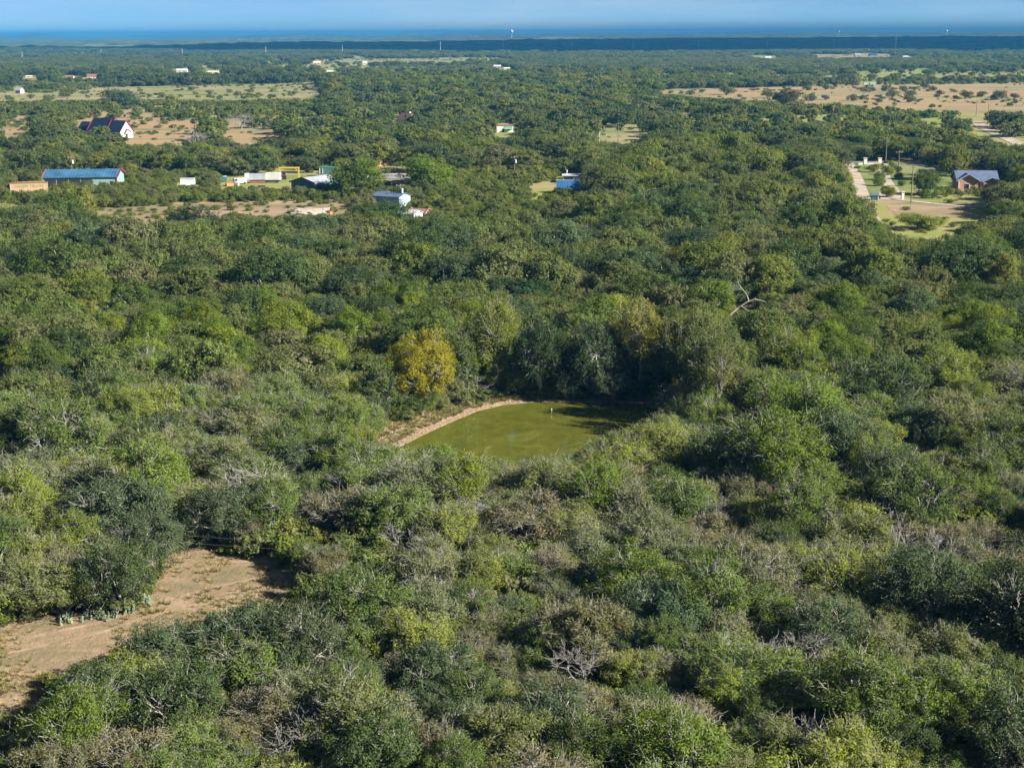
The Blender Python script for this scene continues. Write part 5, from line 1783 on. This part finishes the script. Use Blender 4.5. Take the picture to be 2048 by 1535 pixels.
# gate posts, bin shed
def gate_post(u, v, h, w, label):
    b0 = P(u, v)
    e = empty('gate_post', (b0.x, b0.y, 0), 0, label, 'gate post', 'white masonry gate posts')
    box_part('shaft', 'white', e, (0, 0, h / 2), (w, w, h))
    box_part('cap', 'tan_wall', e, (0, 0, h + .12), (w + .3, w + .3, .24))
gate_post(1730, 329, 2.3, 1.2, 'white gate post left of the drive at the county road')
gate_post(1759, 329, 2.3, 1.2, 'white gate post right of the drive at the county road')
gate_post(1805, 399, 2.2, .8, 'white gate post by the driveway next to the tall pole')
for i, (u, v) in enumerate([(1721, 330), (1746, 330)]):
    b0 = P(u, v)
    e = empty('wing_wall', (b0.x, b0.y, 0), 0, ['low white wing wall left of the gate posts', 'low white wall between the gate posts'][i], 'wall', 'low white gate walls')
    box_part('wall', 'white', e, (0, 0, .4), ((1.6, 4.6)[i], .4, .8))
    box_part('cap', 'tan_wall', e, (0, 0, .85), ((1.8, 4.8)[i], .5, .1))
b0 = P(1750, 401)
bn = empty('garden_shed', (b0.x, b0.y, 0), R_(-8), 'small dark blue garden shed at the corner of the lawn', 'shed')
block(bn, (0, 1, 0), 2.2, 1.9, 1.5, .5, 'dark_teal', 'slate_roof', .15)
box_part('door', 'steel', bn, (.9, 0.0, .7), (.3, .08, 1.3))

# ------------------------------------------------------------------ poles and wires
def pole(u, vb, vt, label, transformer=False, m_='pole_wood', arm=True, name='utility_pole', cat='utility pole', r=0.17, group='utility poles'):
    b0 = P(u, vb)
    h = (vb - vt) / ppm(b0) * 1.02
    e = empty(name, (b0.x, b0.y, 0), 0, label, cat, group)
    MB().tube((0, 0, -.2), (0, 0, h), r * 1.15, r * .8, 8).build('shaft', m_, e)
    if arm:
        box_part('crossarm', m_, e, (0, -.15, h - .5), (2.4, .14, .16))
        for sx in (-1.05, 0, 1.05):
            MB().tube((sx, -.15, h - .42), (sx, -.15, h - .2), .06, .05, 6).build('insulator', 'steel', e)
    if transformer:
        MB().tube((.42, 0, h - 2.6), (.42, 0, h - 1.3), .36, .36, 10).build('transformer', 'white_metal', e)
    return e, h
pole(1822, 407, 333, 'tall pole standing alone in front of the gate lawn')
pole(1771, 327, 276, 'pole rising behind the right white gate post')
pole(1796, 345, 303, 'pole on the lawn between the two gate areas')
pole(703, 368, 328, 'leaning pole in front of the bright green scrapyard tree', m_='concrete')
pole(802, 420, 369, 'pole with white transformer beside the pale blue shed', True)
pole(1029, 350, 313, 'pole with transformer left of the blue-roofed shed', True)
pole(1033, 366, 343, 'short pale pole below the pole left of the blue-roofed shed', m_='concrete', arm=False)
pole(145, 354, 314, 'pole with white transformer behind the long blue-roofed shed', True)
pole(351, 326, 295, 'reddish bare pole against the dark hedge of trees', m_='rust', arm=False)
pole(1198, 306, 265, 'left pole of two at the sunlit far opening', m_='steel', arm=False)
pole(1236, 292, 247, 'right pole of two at the sunlit far opening')
pole(1131, 356, 333, 'short yard light pole above the bright blue roof', True, arm=False)
pole(1952, 234, 202, 'left pole by the caliche road at the upper right')
pole(1975, 249, 209, 'right pole by the caliche road at the upper right')
pole(2043, 402, 364, 'pale pole at the right edge beside the brick house', m_='concrete', arm=False)
pole(422, 485, 450, 'pale yard light pole rising out of the left woods', m_='steel', arm=False, r=.14)
for u, vb, vt, k in [(45, 121, 104, 0), (203, 112, 99, 1), (365, 113, 98, 2), (532, 110, 94, 3), (685, 108, 92, 4), (881, 105, 84, 5), (1006, 104, 83, 6), (1144, 103, 83, 7), (1266, 102, 83, 8), (1397, 101, 83, 9), (1534, 101, 82, 10), (1667, 101, 80, 11)]:
    pole(u, vb, vt, f'steel transmission pole on the far plain, {across(u)} percent across the photo', m_='steel', name='transmission_pole', cat='transmission pole', r=0.45, group='transmission poles on the far plain')
pole(1790, 116, 67, 'tall thin radio mast on the far plain at right', m_='pole_wood', arm=False, name='radio_mast', cat='mast', r=.4, group=None)

# the near power line: two poles outside the view, three sagging wires
for i, (x, y) in enumerate([(-92, 128), (88, 110)]):
    e = empty('line_pole', (x, y, 0), 0, ['wooden pole carrying the near wires, beyond the left edge', 'wooden pole carrying the near wires, beyond the right edge'][i], 'utility pole')
    MB().tube((0, 0, -.2), (0, 0, 13.5), .2, .14, 8).build('shaft', 'pole_wood', e)
    box_part('crossarm', 'pole_wood', e, (0, 0, 12.6), (.14, 2.4, .16))
for k, (dy, z1, sag) in enumerate([(-0.9, 12.7, 6.9), (0.9, 12.7, 6.6), (0, 11.2, 6.4)]):
    mb = MB()
    N = 60
    a, b_ = Vector((-92, 128 + dy, z1)), Vector((88, 110 + dy, z1 - .3))
    pts = []
    for i in range(N + 1):
        t = i / N
        p = a.lerp(b_, t)
        p.z -= sag * 4 * t * (1 - t)
        pts.append(p)
    for i in range(N):
        mb.tube(pts[i], pts[i + 1], .005, .005, 4)
    o = mb.build('power_line', 'wire')
    tag(o, ['upper front wire of the power line sagging over the near woods', 'upper rear wire of the power line sagging over the near woods', 'lowest wire of the power line sagging over the near woods'][k], 'power line', 'wires of the near power line')

# ------------------------------------------------------------------ far buildings, tanks, towers
def far_box(u, vb, w_px, h_px, wall, roof, label, cat='building', name='far_building', rz=0.1, gable=True):
    w_px, h_px = w_px * .85, h_px * .8
    wall = 'far_white' if wall == 'white' else wall
    roof = 'far_white' if roof in ('white', 'white_metal') else roof
    b0 = P(u, vb)
    S = ppm(b0)
    w, h = w_px / S, h_px / S
    e = empty(name, (b0.x, b0.y, 0), rz, label, cat)
    if gable:
        block(e, (0, w * .3, 0), w, w * .6, h * .6, h * .4, wall, roof, .4)
    else:
        box_part('wall', wall, e, (0, w * .3, h * .45), (w, w * .6, h * .9))
        box_part('roof', roof, e, (0, w * .3, h * .95), (w * 1.02, w * .62, h * .1))
    for k in (-.25, .2):
        box_part('window', 'glass', e, (w * k, -.04, h * .3), (w * .09, .1, h * .22))
    return e
far_box(36, 187, 18, 14, 'white', 'white_metal', 'white house with pale roof at the far left', 'house', 'far_house', -.6)
far_box(184, 159, 22, 13, 'tan_wall', 'red_rust', 'pinkish house before the dark far trees at left', 'house', 'far_house')
far_box(137, 156, 22, 6, 'tan_wall', 'brown_roof', 'low tan building left of the pinkish house')
far_box(62, 156, 24, 6, 'tan_wall', 'tan_wall', 'low tan building at the far left edge of the plain')
far_box(364, 146, 24, 10, 'white', 'white', 'white house between dark far tree clumps', 'house', 'far_house')
far_box(355, 152, 12, 8, 'white', 'red_rust', 'small white annex below the white far house', 'house', 'far_house')
far_box(427, 147, 26, 6, 'tan_wall', 'tan_wall', 'long low tan building right of the white far house')
far_box(634, 130, 16, 9, 'orange_brick', 'tan_wall', 'orange far house left of the middle of the plain', 'house', 'far_house')
far_box(730, 130, 10, 9, 'tan_wall', 'white', 'small pale house above the middle tree belt', 'house', 'far_house')
far_box(660, 147, 14, 7, 'pale_blue_wall', 'white', 'pale building in the trees left of the tall green clump')
far_box(995, 136, 16, 7, 'white', 'white', 'white far building above the middle oaks')
far_box(1014, 140, 14, 6, 'tan_wall', 'tan_wall', 'tan far building beside the white one above the oaks')
far_box(1732, 173, 10, 9, 'white', 'white', 'left white camper at the far edge of the tan pasture', 'camper', 'far_camper', 0, False)
far_box(1745, 173, 13, 9, 'pale_blue_wall', 'white', 'right pale blue camper at the far edge of the tan pasture', 'camper', 'far_camper', 0, False)
far_box(1537, 119, 14, 7, 'white', 'white_metal', 'white far barn left of the long tan strip', 'barn', 'far_barn')
far_box(1497, 114, 7, 5, 'white', 'white_metal', 'tiny white far shed beside the white barn')
far_box(1716, 112, 14, 6, 'grey_roof', 'grey_roof', 'long grey far hall beside the blue one', 'hall', 'far_hall')
far_box(1747, 112, 17, 6, 'bright_blue', 'bright_blue', 'long bright blue far hall', 'hall', 'far_hall')
far_box(1448, 105, 10, 5, 'bright_blue', 'bright_blue', 'small blue far shed in the cloud shadow')
far_box(1812, 116, 14, 5, 'white', 'white_metal', 'pale far sheds right of the blue hall')
for i, (u, vb, w, h, m_) in enumerate([(763, 79, 13, 5, 'white'), (858, 78, 6, 4, 'white'), (866, 77, 5, 4, 'tan_wall'), (1108, 76, 8, 4, 'white'), (1117, 76, 5, 5, 'white'), (1070, 86, 20, 4, 'tan_wall'), (1185, 84, 12, 3, 'tan_wall'), (1245, 83, 4, 3, 'white'),
                                       (1517, 76, 6, 6, 'white'), (1480, 80, 4, 3, 'white'), (1540, 82, 12, 3, 'white'), (1578, 82, 12, 4, 'white'), (525, 91, 10, 4, 'white'), (673, 85, 5, 5, 'white'), (152, 99, 12, 4, 'tan_wall'), (10, 104, 6, 5, 'white'), (250, 79, 16, 4, 'tan_wall'), (1430, 82, 5, 4, 'white')]):
    far_box(u, vb, w, h, m_, 'white_metal' if m_ == 'white' else m_, f'tiny {"white" if m_ == "white" else "tan"} town building near the horizon, {across(u, 2.048)} thousandths across', 'building', 'town_building', 0, False)
for i, (u, lb) in enumerate([(942, 'left round white storage tank near the horizon'), (955, 'right round white storage tank near the horizon')]):
    b0 = P(u, 77.5)
    S = ppm(b0)
    e = empty('storage_tank', (b0.x, b0.y, 0), 0, lb, 'tank', 'white storage tanks')
    MB().lathe((0, 0, 0), [(3.4 / S, 0), (3.4 / S, 5 / S)], 20).build('shell', 'white', e)
    MB().lathe((0, 0, 5 / S), [(3.5 / S, 0), (.2, 1.0 / S)], 20).build('roof', 'tan_wall', e)
def water_tower(u, D, vt, w_px, m_, label):
    d_ = ray(u, 66)
    k = D / math.hypot(d_.x, d_.y)
    b0 = Vector((d_.x * k, d_.y * k, 0))
    S = ppm(b0)
    hz = proj((b0.x, b0.y, 50))[1]
    Ht = 50 + (hz - vt) / S
    r = w_px / 2 / S
    e = empty('water_tower', (b0.x, b0.y, 0), 0, label, 'water tower', 'water towers on the horizon')
    MB().lathe((0, 0, 0), [(r * .4, 0), (r * .26, Ht * .15), (r * .26, Ht - r * 1.9)], 14).build('stem', 'grey_roof', e)
    MB().lathe((0, 0, Ht - r * 2), [(r * .3, 0), (r * .8, r * .45), (r, r * 1.0), (r * .8, r * 1.55), (r * .35, r * 1.9), (.1, r * 2)], 18).build('bowl', m_, e, True)
water_tower(1023, 10500, 59.5, 7.5, 'white', 'big white water tower rising over the middle of the horizon')
water_tower(1677, 10500, 61, 5, 'pale_blue_wall', 'pale blue-green water tower on the right horizon')
water_tower(1893, 10500, 60, 5, 'white', 'white water tower at the right end of the horizon')
b0 = P(1578, 79)
S = ppm(b0)
e = empty('lattice_tower', (b0.x, b0.y, 0), 0, 'red and white banded lattice mast on the horizon', 'mast')
for i in range(6):
    h = min(60, 18 / S) / 6
    w_ = 2.2 - i * .25
    fr = MB()
    for sx in (-1, 1):
        for sy in (-1, 1):
            fr.tube((sx * w_, sy * w_, h * i), (sx * (w_ - .25), sy * (w_ - .25), h * (i + 1)), .7, .7, 4)
    fr.tube((-w_, 0, h * i), (w_, 0, h * (i + 1)), .5, .5, 4)
    fr.tube((w_, 0, h * i), (-w_, 0, h * (i + 1)), .5, .5, 4)
    fr.build('section', 'red' if i % 2 else 'white', e)

# ------------------------------------------------------------------ small things
def prickly_pear(u, v, s_, seed, label):
    b0 = P(u, v)
    r2 = random.Random(seed)
    e = empty('prickly_pear', (b0.x, b0.y, 0), r2.uniform(0, 6), label, 'cactus', 'prickly pear clumps')
    e.scale = (s_ * .66, s_ * .66, s_ * .6)
    def pad(c, az, tilt, w, h):
        n = 10
        pts = []
        for th in (-.035, .035):
            for i in range(n):
                a = 2 * math.pi * i / n
                x, z = math.cos(a) * w, math.sin(a) * h + h
                y = th
                z2, y2 = z * math.cos(tilt) - y * math.sin(tilt), z * math.sin(tilt) + y * math.cos(tilt)
                pts.append((c[0] + x * math.cos(az) - y2 * math.sin(az), c[1] + x * math.sin(az) + y2 * math.cos(az), c[2] + z2))
        o = MB().add(pts, [tuple(range(n)), tuple(range(2 * n - 1, n - 1, -1))] + [(i, i + n, (i + 1) % n + n, (i + 1) % n) for i in range(n)]).build('pad', 'cactus', e)
        top = (c[0] - math.sin(az) * math.sin(tilt) * 2 * h, c[1] + math.cos(az) * math.sin(tilt) * 2 * h, c[2] + 2 * h * math.cos(tilt))
        return top
    for i in range(12):
        c = (r2.uniform(-1.5, 1.5), r2.uniform(-.9, .9), -.03)
        az = r2.uniform(-.9, .9)
        t = pad(c, az, r2.uniform(-.4, .4), r2.uniform(.16, .22), r2.uniform(.2, .26))
        for j in range(r2.choice((1, 2))):
            t2 = pad(t, az + r2.uniform(-.8, .8), r2.uniform(-.6, .6), r2.uniform(.14, .2), r2.uniform(.18, .24))
            if r2.random() < .5:
                pad(t2, az + r2.uniform(-.8, .8), r2.uniform(-.6, .6), r2.uniform(.12, .17), r2.uniform(.15, .2))
PP = [(132, 1241, 1.1, 'leftmost cactus in the row at the clearing edge'), (186, 1236, 1.1, 'second cactus from the left at the clearing edge'), (205, 1232, 1.3, 'third cactus from the left at the clearing edge'), (232, 1226, 1.1, 'cactus in the middle of the clearing-edge row'),
      (256, 1220, 1.2, 'third cactus from the right in the clearing-edge row'), (276, 1213, 1.2, 'second cactus from the right in the clearing-edge row'), (292, 1200, 1.2, 'rightmost cactus in the clearing-edge row'),
      (303, 1110, 1.2, 'lone cactus at the far left corner of the clearing'), (175, 618, 1.8, 'leftmost cactus in the small shaded gap'), (205, 616, 1.8, 'middle cactus in the small shaded gap'), (232, 610, 1.8, 'rightmost cactus in the small shaded gap')]
for i, (u, v, s_, lb) in enumerate(PP):
    prickly_pear(u, v, s_, i, 'pale blue-green prickly pear, ' + lb)

# white post standing in the pond
b0 = P(1103, 826, WATER_Z)
e = empty('pond_post', (b0.x, b0.y, WATER_Z), 0, 'slim post with pale top standing in the pond', 'post')
MB().tube((0, 0, -1.2), (0, 0, .45), .05, .05, 8).build('shaft', 'pole_wood', e)
MB().tube((0, 0, .40), (0, 0, .68), .07, .06, 8).build('top', 'white', e)

# fallen dead tree and the tall white snag
def limb_tree(name, base, lines, m_, label, cat):
    e = empty(name, base, 0, label, cat)
    for nm, pts, r0, r1 in lines:
        mb = MB()
        n = len(pts) - 1
        for i in range(n):
            mb.tube(pts[i], pts[i + 1], .62 * (r0 + (r1 - r0) * i / n), .62 * (r0 + (r1 - r0) * (i + 1) / n), 7)
        mb.build(nm, m_, e)
    return e
b0 = P(1478, 655)
limb_tree('fallen_tree', (b0.x, b0.y, 0), [
    ('trunk', [(-1.6, 0, 2.3), (-.3, .2, 3.4), (1.2, .1, 4.5), (2.6, 0, 5.0), (3.6, -.1, 4.8), (4.4, -.2, 4.6)], .30, .10),
    ('trunk', [(-2.4, 0, -.2), (-2.1, 0, 1.4), (-1.6, 0, 2.3)], .34, .30),
    ('branch', [(1.6, .1, 4.6), (1.2, .6, 5.8), (.5, .8, 6.6), (-.2, .9, 7.6), (-.4, 1, 8.4)], .16, .06),
    ('branch', [(.2, .1, 3.8), (1.2, -.5, 3.2), (2.2, -.8, 2.7), (3.2, -1, 1.6), (3.6, -1.1, 1.2)], .17, .07),
    ('branch', [(-2.0, 0, 1.5), (-3.0, -.5, 1.2), (-3.6, -.6, .9)], .14, .07)], 'snag', 'broken bleached tree with pinkish limbs sprawling over the right middle woods', 'dead tree')
b0 = P(1276, 445)
limb_tree('white_snag', (b0.x, b0.y, 0), [
    ('trunk', [(0, 0, 0), (.3, 0, 2.5), (1.1, 0, 4.6), (1.4, 0, 6.4), (1.5, 0, 8.2), (1.0, 0, 9.8)], .26, .10),
    ('branch', [(1.5, 0, 8.0), (2.6, .2, 8.8), (3.8, .3, 9.2), (4.8, .3, 9.0)], .12, .05),
    ('branch', [(1.4, 0, 7.2), (.4, .2, 8.4), (-.2, .3, 9.4)], .10, .04)], 'snag', 'tall crooked white snag at the upper edge of the middle woods', 'dead tree')

# ------------------------------------------------------------------ haze
m, nt, out = new_mat('blue_air')
pv = nt.nodes.new('ShaderNodeVolumePrincipled')
pv.inputs['Color'].default_value = HAZE_COLOR + (1,)
pv.inputs['Density'].default_value = HAZE_DENSITY
pv.inputs['Anisotropy'].default_value = 0.0
nt.links.new(pv.outputs[0], out.inputs['Volume'])
if HAZE_DENSITY > 0:
    o = MB().box((0, 13000, 45), (30000, 29000, 94)).build('haze', m)
    tag(o, 'thin blue haze over the plain', kind='stuff')
print('COUNTS', COUNT, {k: len(v_) for k, v_ in MASS.items()}, len(ug), len(tf))
